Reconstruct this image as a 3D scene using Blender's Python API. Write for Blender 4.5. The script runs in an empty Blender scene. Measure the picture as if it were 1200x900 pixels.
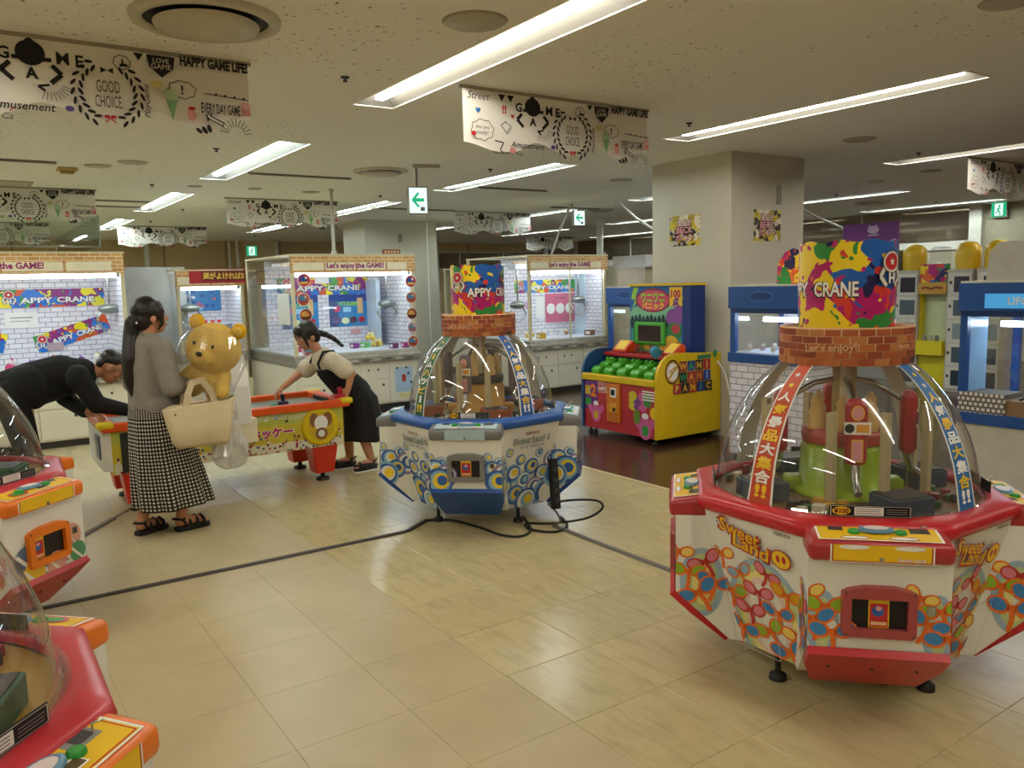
import bpy, bmesh, math, random
from mathutils import Matrix, Vector
random.seed(7)
sc = bpy.context.scene
col = sc.collection
PI = math.pi
# ------------------------------------------------------------------ camera
yaw, pit, rol = math.radians(-55.6195), math.radians(7.0625), math.radians(-1.4285)
fv = Vector((math.sin(yaw)*math.cos(pit), math.cos(yaw)*math.cos(pit), -math.sin(pit)))
rv = Vector((math.cos(yaw), -math.sin(yaw), 0))
uv_ = rv.cross(fv)
rr = rv*math.cos(rol) + uv_*math.sin(rol)
uu = -rv*math.sin(rol) + uv_*math.cos(rol)
cam = bpy.data.cameras.new('camera')
cam.sensor_fit = 'HORIZONTAL'; cam.sensor_width = 36; cam.lens = 947.37/1200*36
cam.clip_start = .05; cam.clip_end = 200
co = bpy.data.objects.new('camera', cam); col.objects.link(co)
co.matrix_world = Matrix(((rr.x, uu.x, -fv.x, 0), (rr.y, uu.y, -fv.y, 0), (rr.z, uu.z, -fv.z, 1.65), (0, 0, 0, 1)))
sc.camera = co
# ------------------------------------------------------------------ world, exposure
w = bpy.data.worlds.new('world'); sc.world = w; w.use_nodes = True
w.node_tree.nodes['Background'].inputs[0].default_value = (.75, .8, 1, 1)
w.node_tree.nodes['Background'].inputs[1].default_value = .03
vs = sc.view_settings
vs.view_transform = 'Standard'; vs.look = 'None'; vs.gamma = 1; vs.use_curve_mapping = False
vs.exposure = 0.0
TUBE = 44.0           # ceiling tubes
CRANE = 19.0           # lamps inside the crane cabinets
sc.cycles.use_denoising = True
sc.cycles.max_bounces = 8; sc.cycles.diffuse_bounces = 4; sc.cycles.glossy_bounces = 3
sc.cycles.transparent_max_bounces = 24; sc.cycles.sample_clamp_indirect = 6
H = 2.92
# ------------------------------------------------------------------ materials
def lin(c):
    if isinstance(c, str):
        c = c.lstrip('#'); c = [int(c[i:i+2], 16)/255 for i in (0, 2, 4)]
        c = [x/12.92 if x <= .04045 else ((x+.055)/1.055)**2.4 for x in c]
    return tuple(c)
_m = {}
def nodes(name):
    m = bpy.data.materials.new(name); m.use_nodes = True
    return m, m.node_tree.nodes, m.node_tree.links
def mixc(N, L, fac, a, b, mode='MIX'):
    x = N.new('ShaderNodeMix'); x.data_type = 'RGBA'; x.blend_type = mode
    for k, v in ((0, fac), (6, a), (7, b)):
        if hasattr(v, 'is_output'): L.new(v, x.inputs[k])
        elif k == 0: x.inputs[k].default_value = v
        else: x.inputs[k].default_value = (*lin(v), 1)
    return x.outputs[2]
def texco(N, L, kind='Object', scale=(1, 1, 1)):
    t = N.new('ShaderNodeTexCoord'); mp = N.new('ShaderNodeMapping'); mp.inputs['Scale'].default_value = scale
    L.new(t.outputs[kind], mp.inputs[0]); return mp.outputs[0]
def noise(N, L, vec, scale, detail=2, out='Fac'):
    n = N.new('ShaderNodeTexNoise'); n.inputs['Scale'].default_value = scale; n.inputs['Detail'].default_value = detail
    L.new(vec, n.inputs['Vector']); return n.outputs[out]
def ramp(N, L, fac, stops, mode='LINEAR'):
    r = N.new('ShaderNodeValToRGB'); r.color_ramp.interpolation = mode
    e = r.color_ramp.elements
    while len(e) < len(stops): e.new(.5)
    for q, (p, c) in zip(e, stops): q.position = p; q.color = (*lin(c), 1)
    L.new(fac, r.inputs[0]); return r.outputs[0]
def mat(c, rough=.5, metal=0, emit=0, coat=0, var=.06, key=None, bump=0, bscale=200):
    k = key or (c, rough, metal, emit, coat, bump)
    if k in _m: return _m[k]
    m, N, L = nodes(key or 'paint_%s' % (c if isinstance(c, str) else 'x'))
    b = N['Principled BSDF']
    v = texco(N, L)
    n = noise(N, L, v, 7, 4)
    base = Vector(lin(c)); lo = tuple(base*(1-var)); hi = tuple(min(1, x) for x in base*(1+var))
    L.new(ramp(N, L, n, [(.3, lo), (.7, hi)]), b.inputs['Base Color'])
    b.inputs['Roughness'].default_value = rough; b.inputs['Metallic'].default_value = metal
    b.inputs['Coat Weight'].default_value = coat
    if emit:
        b.inputs['Emission Color'].default_value = (*lin(c), 1); b.inputs['Emission Strength'].default_value = emit
    if bump:
        bm_ = N.new('ShaderNodeBump'); bm_.inputs['Strength'].default_value = bump; bm_.inputs['Distance'].default_value = .003
        L.new(noise(N, L, v, bscale, 3), bm_.inputs['Height']); L.new(bm_.outputs[0], b.inputs['Normal'])
    _m[k] = m; return m
def glass(key, tint=(1, 1, 1), rough=.02, boost=0., dirt=0.):
    if key in _m: return _m[key]
    m, N, L = nodes(key); N.remove(N['Principled BSDF'])
    t = N.new('ShaderNodeBsdfTransparent'); t.inputs[0].default_value = (*tint, 1)
    g = N.new('ShaderNodeBsdfGlossy'); g.inputs['Roughness'].default_value = rough
    lw = N.new('ShaderNodeLayerWeight'); lw.inputs[0].default_value = .5
    f = N.new('ShaderNodeMath'); f.operation = 'POWER'; f.inputs[1].default_value = 4.5; L.new(lw.outputs['Facing'], f.inputs[0])
    a = N.new('ShaderNodeMath'); a.operation = 'ADD'; a.inputs[1].default_value = .04+boost; a.use_clamp = True
    x = N.new('ShaderNodeMixShader'); L.new(f.outputs[0], a.inputs[0]); L.new(a.outputs[0], x.inputs[0])
    L.new(t.outputs[0], x.inputs[1]); L.new(g.outputs[0], x.inputs[2]); out = x.outputs[0]
    if dirt:
        d = N.new('ShaderNodeBsdfDiffuse'); d.inputs[0].default_value = (.8, .8, .78, 1)
        y = N.new('ShaderNodeMixShader'); v = texco(N, L)
        mr = N.new('ShaderNodeMath'); mr.operation = 'MULTIPLY'; mr.inputs[1].default_value = dirt*2
        L.new(noise(N, L, v, 9, 4), mr.inputs[0]); L.new(mr.outputs[0], y.inputs[0])
        L.new(out, y.inputs[1]); L.new(d.outputs[0], y.inputs[2]); out = y.outputs[0]
    L.new(out, N['Material Output'].inputs[0]); _m[key] = m; return m
def splat(key, cols, scale=7, rough=.35, emit=0):
    """flat paint-splash print"""
    if key in _m: return _m[key]
    m, N, L = nodes(key); b = N['Principled BSDF']; v = texco(N, L)
    nz = noise(N, L, v, scale*.9, 2, 'Color')
    ad = N.new('ShaderNodeVectorMath'); ad.operation = 'MULTIPLY_ADD'; ad.inputs[1].default_value = (.22*7/scale,)*3
    L.new(nz, ad.inputs[0]); L.new(v, ad.inputs[2])
    vo = N.new('ShaderNodeTexVoronoi'); vo.inputs['Scale'].default_value = scale; L.new(ad.outputs[0], vo.inputs['Vector'])
    sp = N.new('ShaderNodeSeparateColor'); L.new(vo.outputs['Color'], sp.inputs[0])
    c1 = ramp(N, L, sp.outputs[0], [(i/len(cols), c) for i, c in enumerate(cols)], 'CONSTANT')
    # round drops on top
    v2 = N.new('ShaderNodeTexVoronoi'); v2.inputs['Scale'].default_value = scale*2.3; L.new(ad.outputs[0], v2.inputs['Vector'])
    s2 = N.new('ShaderNodeSeparateColor'); L.new(v2.outputs['Color'], s2.inputs[0])
    c2 = ramp(N, L, s2.outputs[1], [(i/len(cols), c) for i, c in enumerate(cols[::-1])], 'CONSTANT')
    lt = N.new('ShaderNodeMath'); lt.operation = 'LESS_THAN'; lt.inputs[1].default_value = .28
    L.new(v2.outputs['Distance'], lt.inputs[0])
    c = mixc(N, L, lt.outputs[0], c1, c2)
    L.new(c, b.inputs['Base Color']); b.inputs['Roughness'].default_value = rough
    if emit: L.new(c, b.inputs['Emission Color']); b.inputs['Emission Strength'].default_value = emit
    _m[key] = m; return m
def bricks(key, c1, c2, mortar, axis, bw, bh, ms=.012, rough=.6):
    """printed brick sheet; axis picks the two object axes that span it"""
    if key in _m: return _m[key]
    m, N, L = nodes(key); b = N['Principled BSDF']
    t = N.new('ShaderNodeTexCoord'); s = N.new('ShaderNodeSeparateXYZ'); L.new(t.outputs['Object'], s.inputs[0])
    cb = N.new('ShaderNodeCombineXYZ'); L.new(s.outputs[axis[0]], cb.inputs[0]); L.new(s.outputs[axis[1]], cb.inputs[1])
    br = N.new('ShaderNodeTexBrick'); L.new(cb.outputs[0], br.inputs['Vector'])
    br.inputs['Scale'].default_value = 1; br.inputs['Brick Width'].default_value = bw; br.inputs['Row Height'].default_value = bh
    br.inputs['Mortar Size'].default_value = ms*bh*4; br.inputs['Mortar Smooth'].default_value = 0
    for i, c in ((1, c1), (2, c2), (3, mortar)): br.inputs[i].default_value = (*lin(c), 1)
    L.new(br.outputs[0], b.inputs['Base Color']); b.inputs['Roughness'].default_value = rough
    _m[key] = m; return m
# ------------------------------------------------------------------ mesh builder
class MB:
    def __init__(s): s.v = []; s.f = []; s.m = []; s.T = Matrix.Identity(4); s.sm = []
    def add(s, vs, fs, m, smooth=False):
        o = len(s.v); s.v += [s.T @ Vector(p) for p in vs]
        for f in fs: s.f.append([o+i for i in f]); s.m.append(m); s.sm.append(smooth)
        return s
    def box(s, x0, x1, y0, y1, z0, z1, m, b=0):
        if b:
            bm = bmesh.new(); bmesh.ops.create_cube(bm, size=1)
            for v in bm.verts: v.co = Vector(((x0+x1)/2+v.co.x*(x1-x0), (y0+y1)/2+v.co.y*(y1-y0), (z0+z1)/2+v.co.z*(z1-z0)))
            bmesh.ops.bevel(bm, geom=bm.edges[:], offset=b, segments=2, affect='EDGES', profile=.5)
            s.bm(bm, m); return s
        vs = [(x, y, z) for z in (z0, z1) for y in (y0, y1) for x in (x0, x1)]
        return s.add(vs, [(0, 2, 3, 1), (4, 5, 7, 6), (0, 1, 5, 4), (2, 6, 7, 3), (0, 4, 6, 2), (1, 3, 7, 5)], m)
    def bm(s, bm, m, smooth=False):
        bm.verts.index_update(); s.add([v.co.copy() for v in bm.verts], [[v.index for v in f.verts] for f in bm.faces], m, smooth); bm.free()
    def rings(s, rs, m, closed=True, cap=(True, True), smooth=True):
        n = len(rs[0]); vs = [p for r in rs for p in r]; fs = []
        for i in range(len(rs)-1):
            for j in range(n if closed else n-1):
                k = (j+1) % n; fs.append((i*n+j, i*n+k, (i+1)*n+k, (i+1)*n+j))
        s.add(vs, fs, m, smooth)
        if cap[0]: s.add(rs[0], [list(range(n))[::-1]], m)
        if cap[1]: s.add(rs[-1], [list(range(n))], m)
        return s
    def lathe(s, prof, m, n=32, c=(0, 0), cap=(True, True), rf=None, smooth=True):
        rs = []
        for r, z in prof:
            rs.append([(c[0]+r*(rf(a) if rf else 1)*math.cos(a), c[1]+r*(rf(a) if rf else 1)*math.sin(a), z) for a in [2*PI*j/n for j in range(n)]])
        return s.rings(rs, m, True, cap, smooth)
    def prism(s, poly, axis, a, b, m):
        """poly in the two other axes (cyclic order), extruded along axis"""
        def P(p, t):
            return {'x': (t, p[0], p[1]), 'y': (p[0], t, p[1]), 'z': (p[0], p[1], t)}[axis]
        n = len(poly); vs = [P(p, a) for p in poly]+[P(p, b) for p in poly]
        return s.add(vs, [list(range(n))[::-1], list(range(n, 2*n))]+[(i, (i+1) % n, n+(i+1) % n, n+i) for i in range(n)], m)
    def tube(s, pts, r, m, n=8, cap=True):
        pts = [Vector(p) for p in pts]; rs = []
        rad = r if isinstance(r, (list, tuple)) else [r]*len(pts)
        up = None
        for i, p in enumerate(pts):
            d = (pts[min(i+1, len(pts)-1)]-pts[max(i-1, 0)]).normalized()
            if up is None: up = Vector((0, 0, 1)) if abs(d.z) < .9 else Vector((1, 0, 0))
            a = d.cross(up).normalized(); up = a.cross(d)
            rs.append([p+rad[i]*(math.cos(t)*a+math.sin(t)*up) for t in [2*PI*j/n for j in range(n)]])
        return s.rings(rs, m, True, (cap, cap))
    def ell(s, c, r, m, rot=None, n=16, k=10):
        R = rot or Matrix.Identity(3); rs = []
        for i in range(1, k):
            t = PI*i/k
            rs.append([Vector(c)+R @ Vector((r[0]*math.sin(t)*math.cos(a), r[1]*math.sin(t)*math.sin(a), -r[2]*math.cos(t))) for a in [2*PI*j/n for j in range(n)]])
        s.rings(rs, m, True, (False, False))
        o = len(s.v); s.add([Vector(c)+R @ Vector((0, 0, -r[2])), Vector(c)+R @ Vector((0, 0, r[2]))], [], m)
        b0 = o-n*(k-1); b1 = o-n
        for j in range(n):
            s.f += [[o, b0+(j+1) % n, b0+j], [o+1, b1+j, b1+(j+1) % n]]; s.m += [m, m]; s.sm += [True, True]
        return s
    def build(s, name, parent=None, bevel=0):
        me = bpy.data.meshes.new(name)
        me.from_pydata([tuple(v) for v in s.v], [], s.f)
        ms = []
        for m in s.m:
            if m not in ms: ms.append(m)
        for m in ms: me.materials.append(m)
        me.polygons.foreach_set('material_index', [ms.index(m) for m in s.m])
        me.polygons.foreach_set('use_smooth', s.sm)
        me.update()
        o = bpy.data.objects.new(name, me); col.objects.link(o); o.parent = parent
        if bevel:
            b = o.modifiers.new('b', 'BEVEL'); b.width = bevel; b.segments = 2; b.limit_method = 'ANGLE'
        return o
def thing(name, label, cat, loc=(0, 0, 0), rz=0, group=None):
    o = bpy.data.objects.new(name, None); col.objects.link(o); o.location = loc; o.rotation_euler = (0, 0, rz)
    o.empty_display_size = .1
    return tag(o, label, cat, group)
def tag(o, label, cat, group=None, kind=None):
    if label: o['label'] = label
    if cat: o['category'] = cat
    if group: o['group'] = group
    if kind: o['kind'] = kind
    return o
def struct(o, label=None):
    o['kind'] = 'structure'
    if label: o['label'] = label
    return o
def copy_tree(o, parent=None):
    c = o.copy(); col.objects.link(c); c.parent = parent
    for ch in list(o.children):
        copy_tree(ch, c)
    return c
# ------------------------------------------------------------------ flat print
_tx = {}
def glyphs(body, fat=0, shear=0, space=1):
    k = (body, fat, shear, space)
    if k in _tx: return _tx[k]
    cu = bpy.data.curves.new('t', 'FONT'); cu.body = body; cu.offset = fat; cu.shear = shear; cu.space_character = space
    cu.align_x = 'CENTER'; cu.align_y = 'CENTER'; cu.resolution_u = 2
    o = bpy.data.objects.new('t', cu); col.objects.link(o)
    dg = bpy.context.evaluated_depsgraph_get(); me = bpy.data.meshes.new_from_object(o.evaluated_get(dg))
    vs = [(v.co.x, v.co.y) for v in me.vertices]; fs = [list(p.vertices) for p in me.polygons]
    bpy.data.objects.remove(o); bpy.data.curves.remove(cu); bpy.data.meshes.remove(me)
    if vs:
        x0 = min(v[0] for v in vs); x1 = max(v[0] for v in vs); y0 = min(v[1] for v in vs); y1 = max(v[1] for v in vs)
        vs = [(a-(x0+x1)/2, b-(y0+y1)/2) for a, b in vs]
        _tx[k] = (vs, fs, x1-x0, y1-y0)
    else: _tx[k] = ([], [], 1, 1)
    return _tx[k]
def clip(poly, cp):
    out = poly; n = len(cp)
    for i in range(n):
        a, b = cp[i], cp[(i+1) % n]; inp, out = out, []
        def side(p): return (b[0]-a[0])*(p[1]-a[1])-(b[1]-a[1])*(p[0]-a[0])
        for j in range(len(inp)):
            p, q = inp[j], inp[(j+1) % len(inp)]; sp, sq = side(p), side(q)
            if sp >= 0: out.append(p)
            if (sp >= 0) != (sq >= 0):
                t = sp/(sp-sq); out.append((p[0]+t*(q[0]-p[0]), p[1]+t*(q[1]-p[1])))
        if len(out) < 3: return []
    return out
class Print:
    """flat ink shapes laid on a surface given by map(x, y, height)"""
    def __init__(s, fn, cp=None): s.mb = MB(); s.fn = fn; s.cp = cp; s.l = 0
    def h(s): s.l += 1; return .0008+.00025*s.l
    def poly(s, pts, m, h=None):
        h = h or s.h()
        if s.cp: pts = clip(pts, s.cp)
        if len(pts) < 3: return
        s.mb.add([s.fn(x, y, h) for x, y in pts], [list(range(len(pts)))], m)
    def ell(s, x, y, rx, ry, m, rot=0, n=20, h=None):
        c, d = math.cos(rot), math.sin(rot)
        s.poly([(x+c*rx*math.cos(t)-d*ry*math.sin(t), y+d*rx*math.cos(t)+c*ry*math.sin(t)) for t in [2*PI*i/n for i in range(n)]], m, h)
    def rect(s, x0, y0, x1, y1, m, h=None): s.poly([(x0, y0), (x1, y0), (x1, y1), (x0, y1)], m, h)
    def line(s, pts, wd, m, h=None):
        h = h or s.h()
        for (a, b), (c, d) in zip(pts, pts[1:]):
            l = math.hypot(c-a, d-b) or 1; nx, ny = -(d-b)/l*wd/2, (c-a)/l*wd/2
            s.poly([(a-nx, b-ny), (c-nx, d-ny), (c+nx, d+ny), (a+nx, b+ny)], m, h)
    def text(s, body, x, y, m, w=None, hgt=None, fat=0, rot=0, shear=0, space=1, h=None):
        vs, fs, W, Ht = glyphs(body, fat, shear, space)
        sx = (w/W) if w else hgt/Ht; sy = (hgt/Ht) if hgt else sx
        c, d = math.cos(rot), math.sin(rot); h = h or s.h()
        s.mb.add([s.fn(x+c*a*sx-d*b*sy, y+d*a*sx+c*b*sy, h) for a, b in vs], fs, m)
    def build(s, name, parent):
        return s.mb.build(name, parent) if s.mb.f else None
def plane(o, n, up=(0, 0, 1)):
    o = Vector(o); n = Vector(n).normalized(); u = Vector(up).cross(n).normalized(); v = n.cross(u)
    return lambda x, y, h: o+u*x+v*y+n*h
WHITE = mat('#e8e7df', .35, var=.02); BLACK = mat('#0c0b0b', .5); INK = mat('#171412', .7)
CREAM = mat('#e8ddc0', .4); GREY = mat('#8d8d8b', .45); DGREY = mat('#3a3a3b', .5); STEEL = mat('#b9b9b9', .25, 1)
RED = mat('#c4242c', .3); YEL = mat('#f2c41a', .4); ORG = mat('#ee7a12', .35); BLU = mat('#1f56a6', .4); GRN = mat('#2f9a3a', .4)
PAPER = mat('#f3f1ec', .7, var=.02); PURP = mat('#6a2a86', .5); PINK = mat('#e49aa8', .5); TAN = mat('#c9a060', .6)
LBLU = mat('#6fa3cf', .5); LIME = mat('#8fbf2a', .4)
CLEAR = glass('clear_acrylic', (.95, .95, .94), .015, .03, .02)
PANE = glass('pane_glass', (.97, .985, .98), .01, .0)
SPLAT = splat('paint_splash_print', ['#b5136b', '#f4d41c', '#d93a2b', '#1b5fb4', '#f4d41c', '#b5136b', '#221a4f', '#e9641f', '#2e8b3a', '#c21a72'], 9)
SPLATB = splat('paint_splash_poster', ['#8a1a7a', '#1f74d0', '#f4e01c', '#1f74d0', '#d8542a', '#3a9a3a', '#8a1a7a', '#e8e040'], 8)
# ================================================================== structure
X0, X1, Y0, Y1 = -21.5, 4.0, -5.0, 16.2
T = .457; TX, TY = -2.714, 1.79       # tile grid
def floor_mat():
    m, N, L = nodes('vinyl_tile_cream'); b = N['Principled BSDF']
    oi = N.new('ShaderNodeObjectInfo')
    v = texco(N, L, 'Object', (2, 9, 1))
    ad = N.new('ShaderNodeVectorMath'); ad.operation = 'ADD'; L.new(v, ad.inputs[0]); L.new(oi.outputs['Random'], ad.inputs[1])
    n = noise(N, L, ad.outputs[0], 2.5, 6)
    c = ramp(N, L, n, [(.3, '#baab80'), (.55, '#c8b98d'), (.75, '#bfaf82')])
    r = ramp(N, L, oi.outputs['Random'], [(0, (.93, .93, .93)), (1, (1, 1, 1))])
    L.new(mixc(N, L, 1., c, r, 'MULTIPLY'), b.inputs['Base Color'])
    b.inputs['Roughness'].default_value = .24; b.inputs['Specular IOR Level'].default_value = .5
    nb = N.new('ShaderNodeBump'); nb.inputs['Strength'].default_value = .08; nb.inputs['Distance'].default_value = .002
    L.new(noise(N, L, texco(N, L), 25, 3), nb.inputs['Height']); L.new(nb.outputs[0], b.inputs['Normal'])
    return m
def walk_mat():
    m, N, L = nodes('vinyl_tile_walkway'); b = N['Principled BSDF']
    tc = N.new('ShaderNodeNewGeometry')
    n = noise(N, L, tc.outputs['Position'], 3, 6)
    c = ramp(N, L, n, [(.3, '#b5a580'), (.6, '#c0b08a'), (.8, '#b9a984')])
    st = ramp(N, L, noise(N, L, tc.outputs['Position'], 1.6, 5), [(.62, (1, 1, 1)), (.75, (.86, .83, .78))])
    L.new(mixc(N, L, 1., c, st, 'MULTIPLY'), b.inputs['Base Color'])
    b.inputs['Roughness'].default_value = .38
    return m
FT, FW = floor_mat(), walk_mat()
def wood_mat():
    m, N, L = nodes('dark_plank_floor'); b = N['Principled BSDF']
    t = N.new('ShaderNodeTexCoord'); br = N.new('ShaderNodeTexBrick'); L.new(t.outputs['Object'], br.inputs['Vector'])
    br.inputs['Scale'].default_value = 1; br.inputs['Brick Width'].default_value = 1.2; br.inputs['Row Height'].default_value = .1
    br.inputs['Mortar Size'].default_value = .002
    for i, c in ((1, '#4a3226'), (2, '#38251c'), (3, '#1c120e')): br.inputs[i].default_value = (*lin(c), 1)
    L.new(br.outputs[0], b.inputs['Base Color']); b.inputs['Roughness'].default_value = .22
    return m
WOOD = wood_mat()
grout = mat('#a08c68', .8, key='tile_joint')
fl = struct(MB().box(X0, X1, Y0, Y1, -.2, -.003, grout).build('floor'))
WY = TY+T*6.06                                  # dark planks begin here
def in_view(x, y):
    d = Vector((x, y, -1.65)); z = d.dot(fv)
    if z < .8: return False
    px = 600+947.37*d.dot(rr)/z; py = 450-947.37*d.dot(uu)/z
    return -90 < px < 1290 and py < 985
def tile_mesh(m, name):
    g, e = (.0012, .0018) if m is FT else (.0005, .0009); s = T/2-g
    return MB().add([(-s, -s, -.003), (s, -s, -.003), (s, s, -.003), (-s, s, -.003), (-s, -s, -.0008), (s, -s, -.0008), (s, s, -.0008), (-s, s, -.0008),
        (-s+e, -s+e, 0), (s-e, -s+e, 0), (s-e, s-e, 0), (-s+e, s-e, 0)],
        [(0, 1, 5, 4), (1, 2, 6, 5), (2, 3, 7, 6), (3, 0, 4, 7), (4, 5, 9, 8), (5, 6, 10, 9), (6, 7, 11, 10), (7, 4, 8, 11), (8, 9, 10, 11)], m)
cells = []
for i in range(int((X0-TX)/T)-1, int((X1-TX)/T)+2):
    for j in range(int((Y0-TY)/T)-1, 7):
        cx, cy = TX+(i+.5)*T, TY+(j+.5)*T
        if X0 < cx < X1 and Y0 < cy < WY: cells.append((cx, cy))
for kind, m in (('cream', FT), ('walk', FW)):
    base = tile_mesh(m, kind); tm = None
    rest = MB()
    near = sorted([c for c in cells if (c[1] > TY) == (kind == 'cream') and in_view(*c)], key=lambda c: c[0]**2+c[1]**2)[:150]
    ns = set(near)
    for cx, cy in [c for c in cells if (c[1] > TY) == (kind == 'cream')]:
        if (cx, cy) in ns:
            if tm is None:
                o = base.build('floor_tile', fl); tm = o.data
            else:
                o = bpy.data.objects.new('floor_tile', tm); col.objects.link(o); o.parent = fl
            o.location = (cx, cy, 0); o.rotation_euler.z = 0
        else:
            rest.T = Matrix.Translation((cx, cy, 0)); rest.add([tuple(v) for v in base.v], base.f, m)
    o = rest.build('tile_field', fl); o['kind'] = 'stuff'
MB().box(X0, X1, WY, Y1, -.003, .001, WOOD).build('plank_floor', fl)
MB().box(-6.3, X1, WY-.05, WY, -.003, .004, mat('#c8b68e', .4)).build('edge_strip', fl)
# ceiling: board grid left open over every recessed lamp
def ceil_mat():
    m, N, L = nodes('mineral_ceiling_board'); b = N['Principled BSDF']
    v = texco(N, L)
    nz = noise(N, L, v, 34, 5)
    spk = ramp(N, L, nz, [(.30, '#7d7660'), (.36, '#efede2')])
    big = ramp(N, L, noise(N, L, v, .9, 2), [(.44, (0, 0, 0)), (.6, (1, 1, 1))])
    L.new(mixc(N, L, big, '#efede2', spk), b.inputs['Base Color'])
    b.inputs['Roughness'].default_value = .85
    bp = N.new('ShaderNodeBump'); bp.inputs['Strength'].default_value = .25; bp.inputs['Distance'].default_value = .004
    L.new(noise(N, L, v, 60, 4), bp.inputs['Height']); L.new(bp.outputs[0], b.inputs['Normal'])
    return m
CEIL = ceil_mat()
LROWS = [-3.6, -.52, 2.57, 5.58, 9.08, 12.22, 15.35]; LXS = [-18.1, -13.85, -9.68, -5.4, -1.1]
LLEN, LW = 2.66, .3
xs = sorted([X0, X1]+[x for a in LXS for x in (a, a+LLEN)]); ys = sorted([Y0, Y1]+[y for a in LROWS for y in (a-LW/2, a+LW/2)])
cb = MB()
for i in range(len(xs)-1):
    for j in range(len(ys)-1):
        if any(abs(xs[i]-a) < .01 for a in LXS) and any(abs(ys[j]-(a-LW/2)) < .01 for a in LROWS): continue
        cb.add([(xs[i], ys[j], H), (xs[i], ys[j+1], H), (xs[i+1], ys[j+1], H), (xs[i+1], ys[j], H)], [(0, 1, 2, 3)], CEIL)
cb.box(X0, X1, Y0, Y1, H+.25, H+.3, CEIL)
struct(cb.build('ceiling'))
BROWN = mat('#cdb487', .7); WALLC = mat('#b0a78c', .7); WALLW = mat('#d5d0c2', .6)
wb = struct(MB().box(X0-.2, X0, Y0, Y1, 0, H+.3, BROWN).build('wall_back'))
struct(MB().box(X0, X1, Y1, Y1+.2, 0, H+.3, WALLC).build('wall_right'))
struct(MB().box(X1, X1+.2, Y0, Y1, 0, H+.3, WALLC).build('wall_front'))
struct(MB().box(X0, X1, Y0-.2, Y0, 0, H+.3, WALLC).build('wall_left'))
# panel seams and pilasters on the brown back wall
for i, y in enumerate((1.2, 4.4, 5.9, 7.3, 9.4, 11.2, 13.2)):
    MB().box(X0, X0+.03, y-.02, y+.02, 0, H, mat('#a38c62', .7)).build('wall_seam', wb)
MB().box(X0, X0+.35, 6.3, 7.1, 0, H, mat('#d6c198', .7)).build('pilaster', wb)
# window strip of dark mirror glass in the right wall, white frame
wn = struct(MB().box(-20, -7.75, Y1-.03, Y1, 2.1, H, WALLW).build('window_1'))
mm, N_, L_ = nodes('dark_mirror_glass'); b_ = N_['Principled BSDF']; b_.inputs['Base Color'].default_value = (.30, .24, .18, 1); b_.inputs['Metallic'].default_value = .85; b_.inputs['Roughness'].default_value = .06
for k in range(5):
    x = -20+.2+k*2.4
    MB().box(x, x+2.36 if k < 4 else -7.95, Y1-.045, Y1-.03, 2.28, H-.02, mm).build('pane', wn)
MB().box(-7.95, -7.72, Y1-.12, Y1, 0, H, WALLW).build('frame_post', wn)
wn2 = struct(MB().box(X0, X0+.03, 9.6, Y1, 2.1, H-.25, WALLW).build('window_2'))
for k in range(4):
    MB().box(X0+.03, X0+.045, 9.7+k*1.6, 9.7+k*1.6+1.55, 2.15, H-.3, mm).build('pane', wn2)
# columns
COLM = mat('#c9c4b2', .6, var=.02)
def column(name, x0, x1, y0, y1):
    o = struct(MB().box(x0, x1, y0, y1, 0, H, COLM).build(name)); return o
c1 = column('wall_column_1', -6.72, -5.6, 6.57, 7.75)
c2 = column('wall_column_2', -15.3, -14.3, 6.5, 8.05)
MB().box(-5.6, -5.59, 7.29, 7.36, 2.42, 2.62, mat('#9c9384', .6)).build('switch_plate', c1)
MB().box(-14.3, -14.29, 7.2, 7.28, 2.5, 2.66, mat('#8c8880', .6)).build('switch_plate', c2)
# white partition board between the crane cabinets
tag(MB().box(-12.1, -12.04, 1.75, 2.72, 0, 2.0, mat('#a5a5a2', .6)).build('partition_board'), 'plain white partition board standing behind the ponytailed woman', 'partition')
# ceiling lamps
TUBEM = nodes('tube_glow'); TUBEM[1].remove(TUBEM[1]['Principled BSDF']); _e = TUBEM[1].new('ShaderNodeEmission')
_e.inputs[0].default_value = (1, .95, .83, 1); _e.inputs[1].default_value = TUBE; TUBEM[2].new(_e.outputs[0], TUBEM[1]['Material Output'].inputs[0]); TUBEM = TUBEM[0]
TUBEC = TUBEM.copy(); TUBEC.name = 'cool_tube_glow'; TUBEC.node_tree.nodes['Emission'].inputs[0].default_value = (.86, 1, 1, 1); TUBEC.node_tree.nodes['Emission'].inputs[1].default_value = TUBE*1.2
LAMPW = mat('#efeadd', .4, var=.01); LAMPG = mat('#6f6d66', .35, var=.01)
rown = {2.57: 'over the air hockey table', 5.58: 'over the blue dome machine and column', 9.08: 'just beyond the big square column', 12.22: 'over the far lockers', 15.35: 'along the mirror strip wall', -.52: 'above the left frame edge', -3.6: 'behind the left frame edge'}
ordn = ['farthest', 'second farthest', 'third farthest', 'second nearest', 'nearest']
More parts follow.
